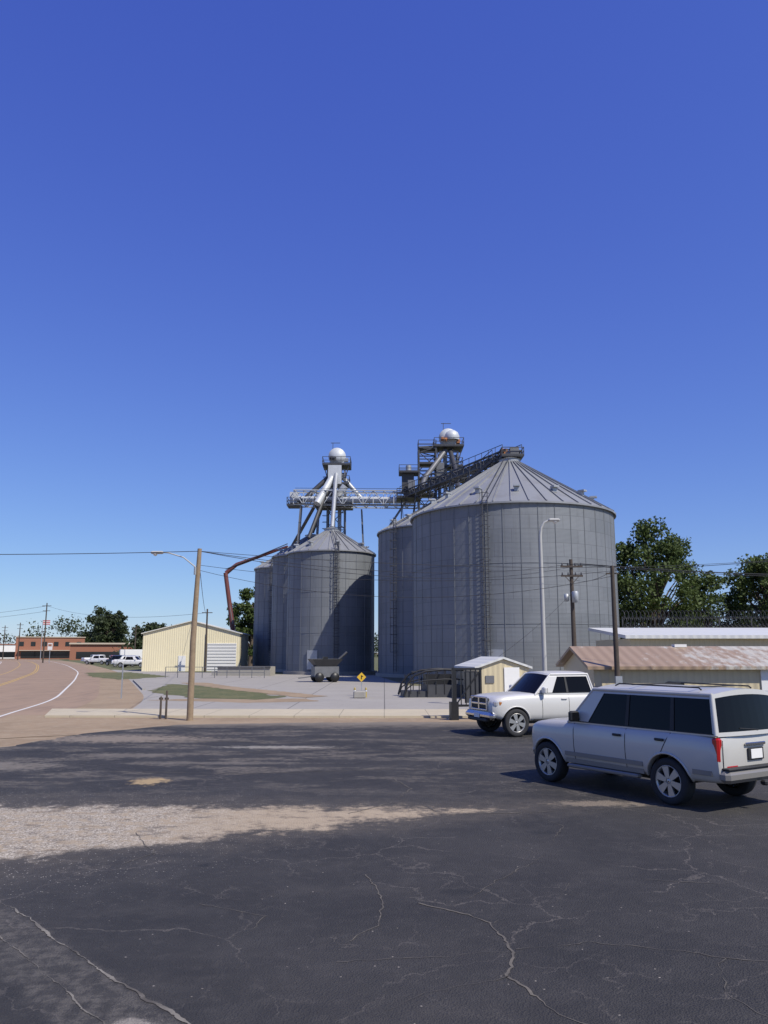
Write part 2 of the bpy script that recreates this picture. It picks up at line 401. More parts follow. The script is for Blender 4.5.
# ------------------------------------------------------------------ grain bins
def grain_bin(x,y,r,eave,peak,ribs=36,ladder_ang=None,stiff=48,vents=10):
    mb=MB(); n=96
    mb.lathe([(r+.35,0),(r+.35,.35),(r-.05,.35)],mi=2,n=n,sm=False)
    mb.lathe([(r,.3),(r,eave)],mi=0,n=n)
    mb.lathe([(r+.02,eave-.05),(r+.22,eave-.12),(r+.22,eave+.02),(r,eave+.14),(.9,peak-.35)],mi=1,n=n,sm=False)
    mb.lathe([(.95,peak-.5),(.95,peak-.05),(1.05,peak-.03),(.6,peak+.12),(0.01,peak+.18)],mi=3,n=24,sm=False)
    for i in range(ribs):
        a=2*math.pi*i/ribs; c,s_=math.cos(a),math.sin(a)
        mb.beam(((r+.2)*c,(r+.2)*s_,eave+.06),(1.0*c,1.0*s_,peak-.33),.09,.11,1)
    for i in range(stiff):
        a=2*math.pi*(i+.5)/stiff; c,s_=math.cos(a),math.sin(a)
        mb.beam(((r+.005)*c,(r+.005)*s_,.3),((r+.005)*c,(r+.005)*s_,eave-.1),.06,.04,4)
    for zf in (.33,.66):
        mb.lathe([(r+.005,eave*zf-.02),(r+.03,eave*zf),(r+.005,eave*zf+.02)],mi=4,n=n,sm=False)
    for i in range(vents):
        a=2*math.pi*(i+.3)/vents; f=.80; rr=r*f; z=eave+.14+(peak-.35-eave)*(1-f)*1.03
        c,s_=math.cos(a),math.sin(a)
        mb.box((rr*c,rr*s_,z+.22),(.4,.4,.5),3,a); mb.box(((rr+.15)*c,(rr+.15)*s_,z+.42),(.6,.5,.14),3,a)
    if ladder_ang is not None:
        a=ladder_ang; c,s_=math.cos(a),math.sin(a); t=(-s_,c)
        for k in(-.22,.22):
            mb.beam(((r+.25)*c+t[0]*k,(r+.25)*s_+t[1]*k,.6),((r+.25)*c+t[0]*k,(r+.25)*s_+t[1]*k,eave+1.1),.06,.06,5)
            mb.beam(((r+.2)*c+t[0]*k,(r+.2)*s_+t[1]*k,eave+.25),(1.1*c+t[0]*k,1.1*s_+t[1]*k,peak-.1),.06,.06,5)
        z=.8
        while z<eave+1:
            mb.beam(((r+.25)*c-t[0]*.22,(r+.25)*s_-t[1]*.22,z),((r+.25)*c+t[0]*.22,(r+.25)*s_+t[1]*.22,z),.035,.035,5); z+=.33
        z=2.6
        while z<eave+.8:
            pts=[]
            for k in range(7):
                b=math.pi*k/6; q=.38*math.cos(b); w=.25+.62*math.sin(b)
                pts.append(((r+w)*c+t[0]*q,(r+w)*s_+t[1]*q,z))
            mb.tube(pts,.025,5,4); z+=.9
        for q,w in((-.3,.6),(0,.87),(.3,.6)):
            mb.beam(((r+w)*c+t[0]*q,(r+w)*s_+t[1]*q,2.6),((r+w)*c+t[0]*q,(r+w)*s_+t[1]*q,eave+.8),.04,.02,5)
    a=-1.9; c,s_=math.cos(a),math.sin(a)
    mb.box(((r+.06)*c,(r+.06)*s_,1.7),(.12,1.3,2.2),3,a)
    return mb.make('grain_bin',[BINW,BINR,CONC,GALV,SEAM,DSTEEL],loc=(x,y,0))
grain_bin(11.6,72,9.0,14.5,20.1,40,math.atan2(-8.36,-3.4),40,14)
grain_bin(8.2,90.4,8.8,15.8,20.7,36,math.atan2(-6,-7.5),36,12)
grain_bin(-6.6,100,5.4,14.6,17.9,28,math.atan2(-5.4,1.0),24,8)
grain_bin(-10.2,112.3,5.4,15.6,18.9,28,None,24,8)
grain_bin(-14.6,124.5,5.4,15.2,18.5,28,math.atan2(-5,-2),24,8)

def lattice_tower(mb,cx,cy,w,d,z0,z1,bay,t=.16,mi=0,brace=None):
    br=brace or t*.55
    cs=[(cx-w/2,cy-d/2),(cx+w/2,cy-d/2),(cx+w/2,cy+d/2),(cx-w/2,cy+d/2)]
    for a,b in cs: mb.beam((a,b,z0),(a,b,z1),t,t,mi)
    z=z0;k=0
    while z<z1-.3:
        zz=min(z+bay,z1)
        for i in range(4):
            p,q=cs[i],cs[(i+1)%4]
            mb.beam((*p,zz),(*q,zz),br,br,mi)
            if k%2: p,q=q,p
            mb.beam((*p,z),(*q,zz),br,br,mi)
        z=zz;k+=1
def platform(mb,cx,cy,w,d,z,mi=0,deck=1,rail=1.1):
    mb.box((cx,cy,z),(w,d,.12),deck)
    x0,x1,y0,y1=cx-w/2,cx+w/2,cy-d/2,cy+d/2
    c=[(x0,y0),(x1,y0),(x1,y1),(x0,y1)]
    for i in range(4):
        p,q=c[i],c[(i+1)%4]
        for h in(rail,rail*.55): mb.beam((*p,z+h),(*q,z+h),.06,.06,mi)
        L=math.hypot(q[0]-p[0],q[1]-p[1]); k=max(1,int(L/1.2))
        for j in range(k):
            f=j/k; a=(p[0]+(q[0]-p[0])*f,p[1]+(q[1]-p[1])*f); mb.beam((*a,z),(*a,z+rail),.06,.06,mi)
        mb.beam((*p,z+.12),(*q,z+.12),.03,.16,mi)
def truss(mb,p0,p1,w,h,bay,t=.12,mi=0):
    p0=Vector(p0);p1=Vector(p1); d=(p1-p0); L=d.length; u=d.normalized(); s_=Vector((-u.y,u.x,0)).normalized()*w/2; k=max(1,round(L/bay)); up=Vector((0,0,h))
    for sg in(-1,1):
        mb.beam(p0+s_*sg,p1+s_*sg,t,t,mi); mb.beam(p0+s_*sg+up,p1+s_*sg+up,t,t,mi)
        for i in range(k+1):
            q=p0+d*(i/k)+s_*sg; mb.beam(q,q+up,t*.6,t*.6,mi)
            if i<k:
                q2=p0+d*((i+1)/k)+s_*sg
                if i%2: mb.beam(q,q2+up,t*.6,t*.6,mi)
                else: mb.beam(q+up,q2,t*.6,t*.6,mi)
    for i in range(k+1):
        q=p0+d*(i/k); mb.beam(q-s_,q+s_,t*.6,t*.6,mi); mb.beam(q-s_+up,q+s_+up,t*.6,t*.6,mi)

def elevator(cx,cy,top,orange=False):
    mb=MB()
    lattice_tower(mb,cx,cy,2.3,2.3,0,top-3.6,2.4,.2,4,.1)
    for k in(-.42,.42): mb.box((cx+k,cy,(top-3)/2),(.5,.55,top-3),0)
    z=top-3.0
    mb.lathe([(.01,-.5),(1.15,-.5),(1.22,0),(1.15,.5),(.01,.5)],(cx,cy,z+1.5),2,24,'Y')
    mb.box((cx,cy,z+.75),(2.0,.95,1.5),0)
    mb.box((cx+1.25,cy,z+1.0),(.6,.8,.5),3 if orange else 0)
    mb.tube([(cx-.9,cy-.7,z+1.2),(cx-.2,cy-.9,z+1.0)],.28,3 if orange else 1,8)
    platform(mb,cx,cy,3.8,3.4,z,1,1)
    platform(mb,cx+.3,cy,2.9,2.8,z-2.6,1,1)
    for s_ in(-1,1): mb.beam((cx+s_*1.7,cy-1.5,z),(cx+s_*1.1,cy-1.1,z-2.4),.12,.12,1)
    mb.beam((cx-.6,cy,z),(cx-.6,cy,top+.5),.07,.07,1); mb.beam((cx-.9,cy,top+.45),(cx+.4,cy,top+.45),.07,.07,1)
    for k in(-.2,.2): mb.beam((cx-1.35,cy+k,1),(cx-1.35,cy+k,top-3),.05,.05,1)
    zz=3
    while zz<top-4: mb.tube([(cx-1.3,cy-.35,zz),(cx-1.75,cy-.3,zz),(cx-1.95,cy,zz),(cx-1.75,cy+.3,zz),(cx-1.3,cy+.35,zz)],.03,1,4); zz+=.9
    return mb
M5=[GALV,DSTEEL,WSTEEL,ORANGE,MSTEEL]
mb=elevator(-6.5,108,30.8)
hx,hy,hz=-6.5,107.4,27.6
for tx,ty,tz,r_,mi in((-6.6,100.6,18.2,.28,0),(-10.1,111.5,19.2,.28,1),(-14.2,123,18.8,.25,1),(-11.4,106.5,22.4,.34,1),(-8.9,104.5,22.0,.50,2),(-2.8,106.5,22.8,.3,0),(-9.8,103,17.2,.25,1)):
    mb.tube([(hx-.1,hy,hz),(hx+(tx-hx)*.12,hy+(ty-hy)*.12,hz-.9),(tx,ty,tz)],r_,mi,8)
mb.box((-6.7,106.9,26.4),(1.8,1.3,2.6),2)
platform(mb,-6.8,107.2,5.0,4.2,22.0,1,1)
mb.box((-7.6,106.6,23.2),(1.7,1.5,2.0),1); mb.tube([(-6.0,105.6,22.0),(-6.0,105.6,23.6),(-5.2,105.4,24.6)],.5,2,10)
mb.make('bucket_elevator',M5)
mb=elevator(8.4,101.8,31.8,True)
mb.tube([(8.0,101,28.4),(5.2,98,24.2),(4.6,96,22.4)],.33,4,8)
mb.tube([(8.6,101,28.4),(9.0,96,24.0),(8.6,91,21.4)],.30,1,8)
mb.lathe([(.9,0),(1.0,.5),(.8,1.0),(.4,1.3),(.01,1.4)],(8.9,101.5,29.9),2,16)
lattice_tower(mb,5.6,101.4,2.2,2.2,0,28.6,2.0,.18,1,.10)
for z in(20.5,22.5,24.5,26.5,28.5): platform(mb,5.6,101.4,2.3,2.3,z,1,1)
for z in(18.5,20.5,22.5,24.5): mb.beam((4.6,100.2,z),(6.6,100.2,z+2),.25,.08,1)
platform(mb,8.4,101,4.6,3.0,24.4,1,1); mb.box((9.6,100.6,25.2),(1.4,1.2,1.4),1)
mb.box((7.2,100.2,25.6),(1.0,1.0,1.8),4); mb.beam((4.5,100.2,28.6),(7.6,101,29.0),.3,.2,1)
mb.make('bucket_elevator',M5)
mb=MB()
truss(mb,(-12.0,107.0,22.2),(4.2,103.2,21.3),1.9,2.0,1.4,.15,2)
mb.tube([(-12.0,107.0,23.1),(4.2,103.2,22.2)],.45,2,10)
mb.beam((-12.0,106.0,22.3),(4.2,102.2,21.4),.5,.08,1)
for zz in(1.0,.5): mb.beam((-12.0,105.8,22.2+zz+1.2),(4.2,102.0,21.3+zz+1.2),.05,.05,1)
platform(mb,-12.2,107.2,1.8,2.4,22.1,1,1)
mb.box((-12.3,107.2,23.3),(1.0,1.1,1.5),2)
for (x,y,z,x2) in((-11.2,106.6,22.2,-12.6),(-3.0,106.0,21.4,-2.0),(-8.9,107.5,21.8,-9.9)):
    for s_ in(-.7,.7): mb.beam((x,y+s_,z),(x2,y+s_*1.6,0),.2,.2,4)
    for k in range(1,9):
        f=k/9; xx=x+(x2-x)*f; zz=z*(1-f); mb.beam((xx,y-.9,zz),(xx,y+.9,zz),.1,.1,4)
        mb.beam((xx,y-.9,zz),(xx+(x2-x)/9,y+.9,zz-z/9),.07,.07,4)
mb.make('conveyor_bridge',M5)
mb=MB()
za,zb_=21.6,20.3
truss(mb,(2.9,98.6,za),(12.0,72.0,zb_),1.6,.75,1.6,.12,1)
mb.beam((2.9,98.6,za+.4),(12.0,72.0,zb_+.4),.8,.6,1)
for s_ in(-.9,.9):
    mb.beam((2.9+s_,98.6,za+1.5),(11.9+s_,72.2,zb_+1.3),.05,.05,1)
    for i in range(20):
        f=i/19; mb.beam((2.9+s_+9*f,98.6-26.4*f,za-f*(za-zb_)),(2.9+s_+9*f,98.6-26.4*f,za+1.5-f*1.5),.05,.05,1)
platform(mb,11.8,72.2,2.0,2.0,20.3,1,1,.8)
mb.box((12.0,71.8,20.8),(.8,.8,.7),4); mb.box((11.2,72.6,20.9),(.6,.6,.7),3)
mb.tube([(11.6,72,20.8),(11.6,72,20.0)],.35,0,8)
for (x,y,zt,zb2) in((11.4,73.4,20.3,19.5),(10.2,77,20.5,17.4),(9.4,79.3,20.6,16.0),(7.9,83.6,20.8,17.6),(6.2,88.4,21,19.6),(4.6,93,21.2,18.4),(3.0,98.4,21.5,0)):
    for s_ in(-.8,.8): mb.beam((x+s_,y,zt),(x+s_*1.5,y,zb2),.14,.14,1)
    mb.beam((x-.8,y,zt-.2),(x+1.1,y,zb2+.2),.08,.08,1)
for s_ in(-.45,.45): mb.beam((3.6+s_,78.5,14.9),(10.6+s_,73.0,20.3),.10,.25,1); mb.beam((3.6+s_,78.5,15.9),(10.6+s_,73.0,21.3),.05,.05,1)
for i in range(22):
    f=i/21; mb.beam((3.15+7*f,78.5-5.5*f,14.95+5.4*f),(4.05+7*f,78.5-5.5*f,14.95+5.4*f),.2,.05,1)
    if i%3==0:
        for s_ in(-.45,.45): mb.beam((3.6+s_+7*f,78.5-5.5*f,14.9+5.4*f),(3.6+s_+7*f,78.5-5.5*f,15.9+5.4*f),.05,.05,1)
mb.box((3.0,98.6,23.6),(1.5,1.5,2.2),1); mb.box((3.4,97.0,22.8),(.9,1.1,1.4),4)
mb.tube([(3.1,98.6,24.6),(3.1,98.6,25.8)],.35,0,8)
platform(mb,3.1,98.2,3.0,3.0,21.4,1,1); platform(mb,3.1,98.4,2.4,2.4,24.7,1,1,.9)
mb.make('roof_conveyor',M5)
mb=MB()
lattice_tower(mb,-.2,98,.9,.9,0,17.0,1.6,.12,0,.07)
mb.tube([(-.2,98,17.0),(-.2,98,1.8)],.16,0,8); mb.box((-.2,97.4,2.4),(.4,.25,4.2),3); mb.beam((-.2,98,16.6),(3.0,98.6,21.6),.25,.25,0)
mb.make('grain_downspout',[MSTEEL,DSTEEL,WSTEEL,YEL,GALV])

# ------------------------------------------------------------------ buildings
def gable(name,x,y,w,d,eave,peak,walls,roof,rz=0,ov=.25,ridge='y'):
    e=empty(name,(x,y,0),rz); mb=MB(); hw,hd=w/2,d/2
    if ridge=='y':
        mb.add([(-hw,-hd,0),(hw,-hd,0),(hw,-hd,eave),(0,-hd,peak),(-hw,-hd,eave),(-hw,hd,0),(hw,hd,0),(hw,hd,eave),(0,hd,peak),(-hw,hd,eave)],
           [(0,1,2,3,4),(9,8,7,6,5),(1,6,7,2),(5,0,4,9)])
    else:
        mb.add([(-hw,-hd,0),(-hw,hd,0),(-hw,hd,eave),(-hw,0,peak),(-hw,-hd,eave),(hw,-hd,0),(hw,hd,0),(hw,hd,eave),(hw,0,peak),(hw,-hd,eave)],
           [(4,3,2,1,0),(5,6,7,8,9),(0,5,9,4),(1,2,7,6)])
    mb.make('walls',[walls],e)
    mb=MB(); t=.12
    for s_ in(-1,1):
        if ridge=='y':
            sl=(peak-eave)/hw; X=hw+ov; Y=hd+ov
            a=[(0,-Y,peak+.02),(s_*X,-Y,eave-sl*ov+.02),(s_*X,Y,eave-sl*ov+.02),(0,Y,peak+.02)]
        else:
            sl=(peak-eave)/hd; X=hd+ov; Y=hw+ov
            a=[(-Y,0,peak+.02),(-Y,s_*X,eave-sl*ov+.02),(Y,s_*X,eave-sl*ov+.02),(Y,0,peak+.02)]
        vs=a+[(p[0],p[1],p[2]+t) for p in a]
        mb.add(vs,[(0,1,2,3),(7,6,5,4),(0,4,5,1),(1,5,6,2),(2,6,7,3)])
    mb.make('roof',[roof],e)
    return e
b=gable('metal_building',-26.9,117.2,13.3,10,5.1,6.8,CREAM,CREAMR,R(3))
mb=MB(); mb.box((4.2,-5.03,1.9),(4.0,.06,3.8),0)
for k in range(9): mb.box((4.2,-5.08,.25+k*.42),(3.9,.05,.03),1)
mb.box((2.0,-5.08,2.6),(.16,.14,5.1),1); mb.box((-1.2,-5.05,1.05),(1.0,.06,2.1),0)
mb.make('roller_door',[WHITE,MSTEEL,MSTEEL],b)
b=gable('corrugated_shed',19.4,34.1,22.6,5.2,2.0,2.70,SHEDWALL,SHEDROOF,0,.3,'x')
mb=MB()
mb.box((-8.2,-2.63,1.2),(.7,.06,.5),0); mb.box((-8.2,-2.65,.92),(.85,.08,.06),1)
mb.box((-4.4,-2.63,.98),(.95,.06,1.9),1); mb.tube([(-2,-.5,2.4),(-2,-.5,3.0)],.09,1,8)
for k in (-7,1,6): mb.box((k,0,2.86),(.5,.4,.12),1)
mb.make('windows',[DGLASS,WHITE],b)
e=empty('jail_block',(30.4,53,0)); mb=MB()
mb.box((0,0,1.7),(31,8,3.4),0); mb.make('walls',[SHEDWALL],e)
mb=MB(); 
mb.add([(-15.9,-4.4,3.4),(15.9,-4.4,3.4),(15.9,4.4,4.1),(-15.9,4.4,4.1),(-15.9,-4.4,3.6),(15.9,-4.4,3.6),(15.9,4.4,4.3),(-15.9,4.4,4.3)],[(3,2,1,0),(4,5,6,7),(0,1,5,4),(1,2,6,5),(2,3,7,6),(3,0,4,7)]); mb.make('roof',[WROOF],e)
mb=MB()
for k in range(-13,14,3): mb.box((k,-4.04,2.2),(.9,.06,.8),0)
mb.make('windows',[DGLASS],e)
b=gable('small_shed',6.3,47.5,3.1,3.6,1.7,2.2,SHEDWALL,WROOF,R(12),.15)
mb=MB(); mb.box((.5,-1.84,.9),(.9,.06,1.7),0); mb.box((-.8,-1.83,1.1),(.5,.05,.4),1); mb.make('door',[WHITE,MSTEEL],b)
e=empty('brick_building',(-128,312,0),R(20)); mb=MB(); mb.box((0,0,4.0),(24,14,8),0); mb.make('walls',[BRICK],e)
TANF=simple('tan_fascia',(.5,.42,.32))
mb=MB(); mb.box((0,0,8.15),(24.6,14.6,.3),0)
for k in range(-10,11,4): mb.box((k,-7.05,5.6),(1.6,.1,1.6),1)
mb.box((0,-7.06,1.6),(20,.1,2.4),1); mb.box((0,-7.8,3.2),(22,1.5,.25),0); mb.make('parapet_and_windows',[TANF,DGLASS],e)
e=empty('shop_building',(-94,272,0),R(15)); mb=MB(); mb.box((0,0,2.6),(20,10,5.2),0); mb.make('walls',[BRICK],e)
mb=MB(); mb.box((0,-.2,5.35),(20.6,10.8,.5),0); mb.box((0,-5.05,1.6),(16,.1,2.2),1); mb.make('fascia_and_windows',[TANF,DGLASS],e)
e=empty('shop_building',(-158,338,0),R(30)); mb=MB(); mb.box((0,0,2.8),(26,10,5.6),0); mb.make('walls',[WHITE],e)
mb=MB(); mb.box((0,0,5.75),(26.6,10.6,.3),0); mb.box((0,-5.05,1.6),(20,.1,2.2),1); mb.make('fascia_and_windows',[BRICK,DGLASS],e)

# razor wire fence
mb=MB()
x0,x1,yf=17.8,52,60.2
x=x0
while x<=x1: mb.beam((x,yf,0),(x,yf,5.2),.09,.09,0); x+=2.4
for z in(.1,2.2,4.5,5.1): mb.beam((x0,yf,z),(x1,yf,z),.05,.05,0)
x=x0
while x<x1-.2:
    mb.beam((x,yf,.1),(x+2.2,yf,4.5) if x+2.2<x1 else (x,yf,4.5),.014,.014,0)
    mb.beam((x+2.2,yf,.1),(x,yf,4.5),.014,.014,0); x+=.22
for (cy,cz,rad) in((yf-.25,4.85,.36),(yf+.2,5.3,.36),(yf-.3,4.3,.33)):
    pts=[]; N=int((x1-x0)/.30*10)
    for i in range(N):
        a=2*math.pi*i/10; pts.append((x0+(x1-x0)*i/N,cy+rad*math.cos(a),cz+rad*math.sin(a)))
    mb.tube(pts,.022,0,3)
mb.make('razor_wire_fence',[DSTEEL])

# ------------------------------------------------------------------ poles, lights, wires
def catenary(a,b,sag,n=24):
    a=Vector(a);b=Vector(b); return [a.lerp(b,i/n)-Vector((0,0,sag*4*(i/n)*(1-i/n))) for i in range(n+1)]
e=empty('utility_pole',(-7.45,31.6,0)); mb=MB()
mb.tube([(0,0,0),(0,0,3),(.12,0,6.65)],[.13,.115,.085],0,12); mb.tube([(.0,-.12,5.9),(-.0,-.12,5.6)],.05,1,6)
mb.make('pole',[WOOD,GALV],e)
mb=MB(); mb.tube([(0,0,5.9),(-.5,-.02,6.3),(-1.1,-.05,6.48),(-1.35,-.05,6.5)],.028,0,6)
mb.bbox((-1.55,-.05,6.49),(.5,.2,.11),0,.04); mb.lathe([(.01,-.1),(.07,-.07),(.09,0)],(-1.62,-.05,6.45),1,10)
mb.make('street_light_head',[LPOLE,WHITE],e)
e=empty('street_lamp',(7.5,38,0)); mb=MB()
mb.tube([(0,0,0),(0,0,5),(0,0,8.1),(.06,0,8.5),(.22,0,8.75),(.45,0,8.85)],[.11,.09,.075,.06,.055,.045],0,12)
mb.box((0,0,.1),(.5,.5,.2),1); mb.make('pole',[LPOLE,CONC],e)
mb=MB(); mb.bbox((.68,0,8.86),(.55,.26,.14),0,.05); mb.lathe([(.01,-.12),(.09,-.08),(.12,0)],(.72,0,8.8),1,10); mb.make('lamp_head',[LPOLE,WHITE],e)
e=empty('utility_pole',(12.9,55,0)); mb=MB()
mb.tube([(0,0,0),(0,0,4.5),(0,0,8.9)],[.18,.15,.12],0,10)
for z in(8.4,7.75): 
    mb.beam((-.75,-.15,z),(.75,-.15,z),.1,.12,0)
    for k in(-.65,-.25,.25,.65): mb.lathe([(.05,0),(.07,.05),(.04,.1),(.06,.15),(.01,.2)],(k,-.15,z+.06),2,8)
mb.beam((-.5,-.16,7.75),(0,-.16,7.2),.04,.04,0);mb.beam((.5,-.16,7.75),(0,-.16,7.2),.04,.04,0)
mb.lathe([(.01,0),(.22,.02),(.23,.7),(.18,.78),(.01,.8)],(.1,-.42,5.9),1,14)
mb.lathe([(.01,0),(.16,.02),(.16,.5),(.01,.55)],(-.42,-.1,6.0),1,12)
mb.make('pole_and_transformer',[DWOOD,GALV,DSTEEL],e)
e=empty('utility_pole',(8.85,30.95,0)); mb=MB(); mb.tube([(0,0,0),(0,0,3),(0,0,5.9)],[.11,.095,.07],0,10); mb.box((0,-.14,1.5),(.25,.14,.4),1); mb.beam((-.25,0,5.6),(.25,0,5.6),.05,.05,0); mb.make('pole',[DWOOD,GALV],e)
e=empty('utility_pole',(-23.7,108,0)); mb=MB(); mb.tube([(0,0,0),(0,0,8.3)],[.15,.10],0,10); mb.beam((-.7,0,7.8),(.7,0,7.8),.1,.1,0); mb.make('pole',[DWOOD],e)
for (x,y,h) in((-83,198,14.5),(-118,262,12),(-136,290,12),(-66,215,9.5)):
    e=empty('utility_pole',(x,y,0)); mb=MB(); mb.tube([(0,0,0),(0,0,h)],[.2,.14],0,8); mb.beam((-1.1,0,h-.7),(1.1,0,h-.7),.14,.14,0); mb.beam((-.9,0,h-1.9),(.9,0,h-1.9),.12,.12,0); mb.make('pole',[DWOOD],e)
mb=MB()
W=lambda a,b,s_,r=.012: mb.tube(catenary(a,b,s_),r,0,4)
PT=(-7.33,31.6,6.55)
W((-40,24,6.6),PT,.5,.013)
W(PT,(12.3,54.9,8.5),.7); W(PT,(13.5,54.9,8.5),1.0); W((-7.35,31.6,6.0),(8.85,30.95,5.7),.5,.008); W((-7.35,31.6,5.8),(8.85,30.95,5.5),.95,.008); W(PT,(30,46,8.6),.9,.010)
W((-7.35,31.6,6.3),(-23.7,108,7.8),.9,.014)
for k in(-.65,.25,.65): W((12.9+k,54.85,8.6),(60,57,9.2+k*.3),1.1,.018)
W((12.9,54.9,7.6),(8.85,30.95,5.7),.3,.01); W((8.85,30.95,5.7),(30,20,7.3),.4,.010); W((12.9,55,6.6),(6.5,47.5,2.2),.2,.012)
W((-23.7,108,7.8),(-83,198,13.8),1.5,.02); W((-83,198,13.8),(-160,230,13),2,.03); W((-83,198,12.5),(-160,225,12),2,.03)
mb.make('power_lines',[CABLE])

# ------------------------------------------------------------------ street furniture / yard things
e=empty('warning_sign',(-1.35,49,0)); mb=MB()
mb.beam((0,0,0),(0,0,1.2),.05,.05,0)
s_=.28; z=1.12; mb.add([(0,-.05,z-s_),(s_,-.05,z),(0,-.05,z+s_),(-s_,-.05,z),(0,-.03,z-s_),(s_,-.03,z),(0,-.03,z+s_),(-s_,-.03,z)],[(0,1,2,3),(7,6,5,4),(0,4,5,1),(1,5,6,2),(2,6,7,3),(3,7,4,0)],1)
mb.box((0,-.06,z),(.05,.01,.22),2); mb.box((.05,-.06,z+.05),(.09,.01,.04),2)
mb.make('sign_and_post',[GALV,YEL,BLACK],e)
for (x,y) in((-1.7,47.6),(-1.05,47.6)):
    mb=MB(); mb.lathe([(.06,0),(.06,.5),(.045,.56),(.01,.58)],(0,0,0),0,12); mb.lathe([(.065,.34),(.065,.42)],(0,0,0),1,12); mb.make('bollard',[DYEL,WHITE],loc=(x,y,0))
mb=MB(); mb.bbox((0,0,.2),(.7,.4,.4),0,.05); mb.make('concrete_block',[CONC],loc=(-1.4,46.9,0))
mb=MB()
mb.beam((-.35,0,0),(-.35,0,2.0),.12,.12,0)
mb.beam((.75,0,0),(.75,0,2.0),.08,.08,0)
for z in(.55,1.95): mb.beam((-.42,0,z),(.8,0,z),.09,.08,0)
for k in range(6): mb.beam((-.25+k*.2,0,.55),(-.25+k*.2,0,1.95),.035,.035,0)
mb.beam((-.25,0,.6),(.75,0,1.9),.05,.05,0); mb.box((.42,.03,1.25),(.62,.03,1.2),1); mb.box((-.35,0,.35),(.3,.3,.7),0)
mb.make('steel_gate_frame',[BLACK,DSTEEL],loc=(3.05,31.9,0),rz=R(12))
mb=MB()
mb.box((2.0,0,.35),(3.6,2.0,.7),1); mb.box((-.4,0,.18),(1.4,1.8,.36),1)
for y in(-1,1):
    pts=[(-1.2,y,.1),(-1.0,y,.8),(-.6,y,1.25),(.1,y,1.5),(1.2,y,1.6),(2.6,y,1.55),(3.8,y,1.4),(3.8,y,.2)]
    mb.tube(pts,.07,0,6); mb.tube([(p[0],p[1],p[2]*.65) for p in pts],.04,0,6)
    for k in range(10): x=-.8+k*.5; mb.beam((x,y,.2),(x,y,1.15+.4*math.sin(min(1,(k+1)/5)*1.5)),.05,.05,0)
for k in range(6): mb.beam((-.4+k*.8,-1,1.45),(-.4+k*.8,1,1.45),.05,.05,0)
mb.box((1.2,.5,.9),(1.8,.9,.8),0)
mb.make('loading_ramp',[BLACK,DSTEEL],loc=(2.2,48.5,0),rz=R(8))
mb=MB(); mb.box((0,0,.9),(2.2,1.2,.9),0); mb.add([(-.9,-.5,1.35),(.9,-.5,1.35),(.9,.5,1.35),(-.9,.5,1.35),(-1.4,-.9,2.0),(1.4,-.9,2.0),(1.4,.9,2.0),(-1.4,.9,2.0)],[(0,1,5,4),(1,2,6,5),(2,3,7,6),(3,0,4,7)],1)
for sx in(-.7,.7):
    for sy in(-.7,.7): mb.lathe([(.01,-.12),(.38,-.12),(.42,0),(.38,.12),(.01,.12)],(sx,sy,.42),2,16,'Y')
mb.beam((-1.1,0,.5),(-2.4,0,.35),.1,.1,0); mb.tube([(.6,0,1.4),(2.0,0,2.6)],.12,1,8); mb.beam((0,0,1.9),(0,0,2.2),.4,.4,2)
mb.make('grain_hopper_cart',[MSTEEL,DSTEEL,BLACK],loc=(-5.2,72,0),rz=R(20))
mb=MB()
for k in range(9): mb.beam((k*1.3,0,0),(k*1.3,0,1.1),.06,.06,0)
for z in(.55,1.08): mb.beam((0,0,z),(10.4,0,z),.05,.05,0)
mb.make('metal_railing',[MSTEEL],loc=(-22.5,84,0),rz=R(-6))
mb=MB(); mb.box((0,0,.5),(6,2.4,1.0),0); mb.box((0,-1.25,.95),(6.1,.15,.15),1); mb.box((-3.3,0,.25),(.8,2.2,.5),0); mb.make('loading_dock',[CONC,DSTEEL],loc=(-15.5,92,0),rz=R(-6))
mb=MB(); mb.beam((0,0,0),(0,0,1.9),.06,.06,0); mb.box((.02,-.05,1.55),(.04,.03,.65),1); mb.make('traffic_sign',[GALV,GALV],loc=(-14.9,46.5,0))
for dx in(0,.22):
    mb=MB(); mb.lathe([(.045,0),(.04,.85+dx),(.01,.9+dx)],(0,0,0),0,8); mb.beam((-.08,0,.8),(.08,0,.8),.03,.08,0); mb.make('marker_post',[DWOOD],loc=(-8.75+dx,32.2,0.0))
mb=MB(); mb.beam((0,0,0),(0,0,3.6),.1,.1,0); mb.box((0,-.08,3.9),(1.1,.08,1.6),1); mb.box((0,-.13,4.2),(.8,.03,.5),2); mb.make('roadside_sign',[GALV,WHITE,BRICK],loc=(-79,192,0))
e=empty('flag_pole',(-112,265,0)); mb=MB(); mb.tube([(0,0,0),(0,0,13)],.12,0,8)
for i in range(5): mb.box((1.2,0,11.6+i*.28),(2.4,.05,.28),1+i%2)
mb.make('pole_and_flag',[GALV,simple('flag_red',(.5,.03,.03)),WHITE],e)
e=empty('boom_crane_truck',(-24.6,131,0)); mb=MB()
mb.tube([(0,0,2.0),(.1,0,6.2),(-1.4,0,15.4)],[.44,.39,.35],0,8); mb.tube([(-1.4,.4,15.4),(.3,.4,16.8),(8.7,.2,19.8)],[.37,.32,.19],0,8)
mb.tube([(.1,-.3,7.1),(-1.3,-.2,14.3)],.1,1,6); mb.tube([(-1.4,.1,16.0),(8.7,-.1,20.2)],.08,2,6); mb.tube([(8.7,0.2,19.8),(9.1,.2,17.8),(9.0,.2,16.3)],.10,1,6)
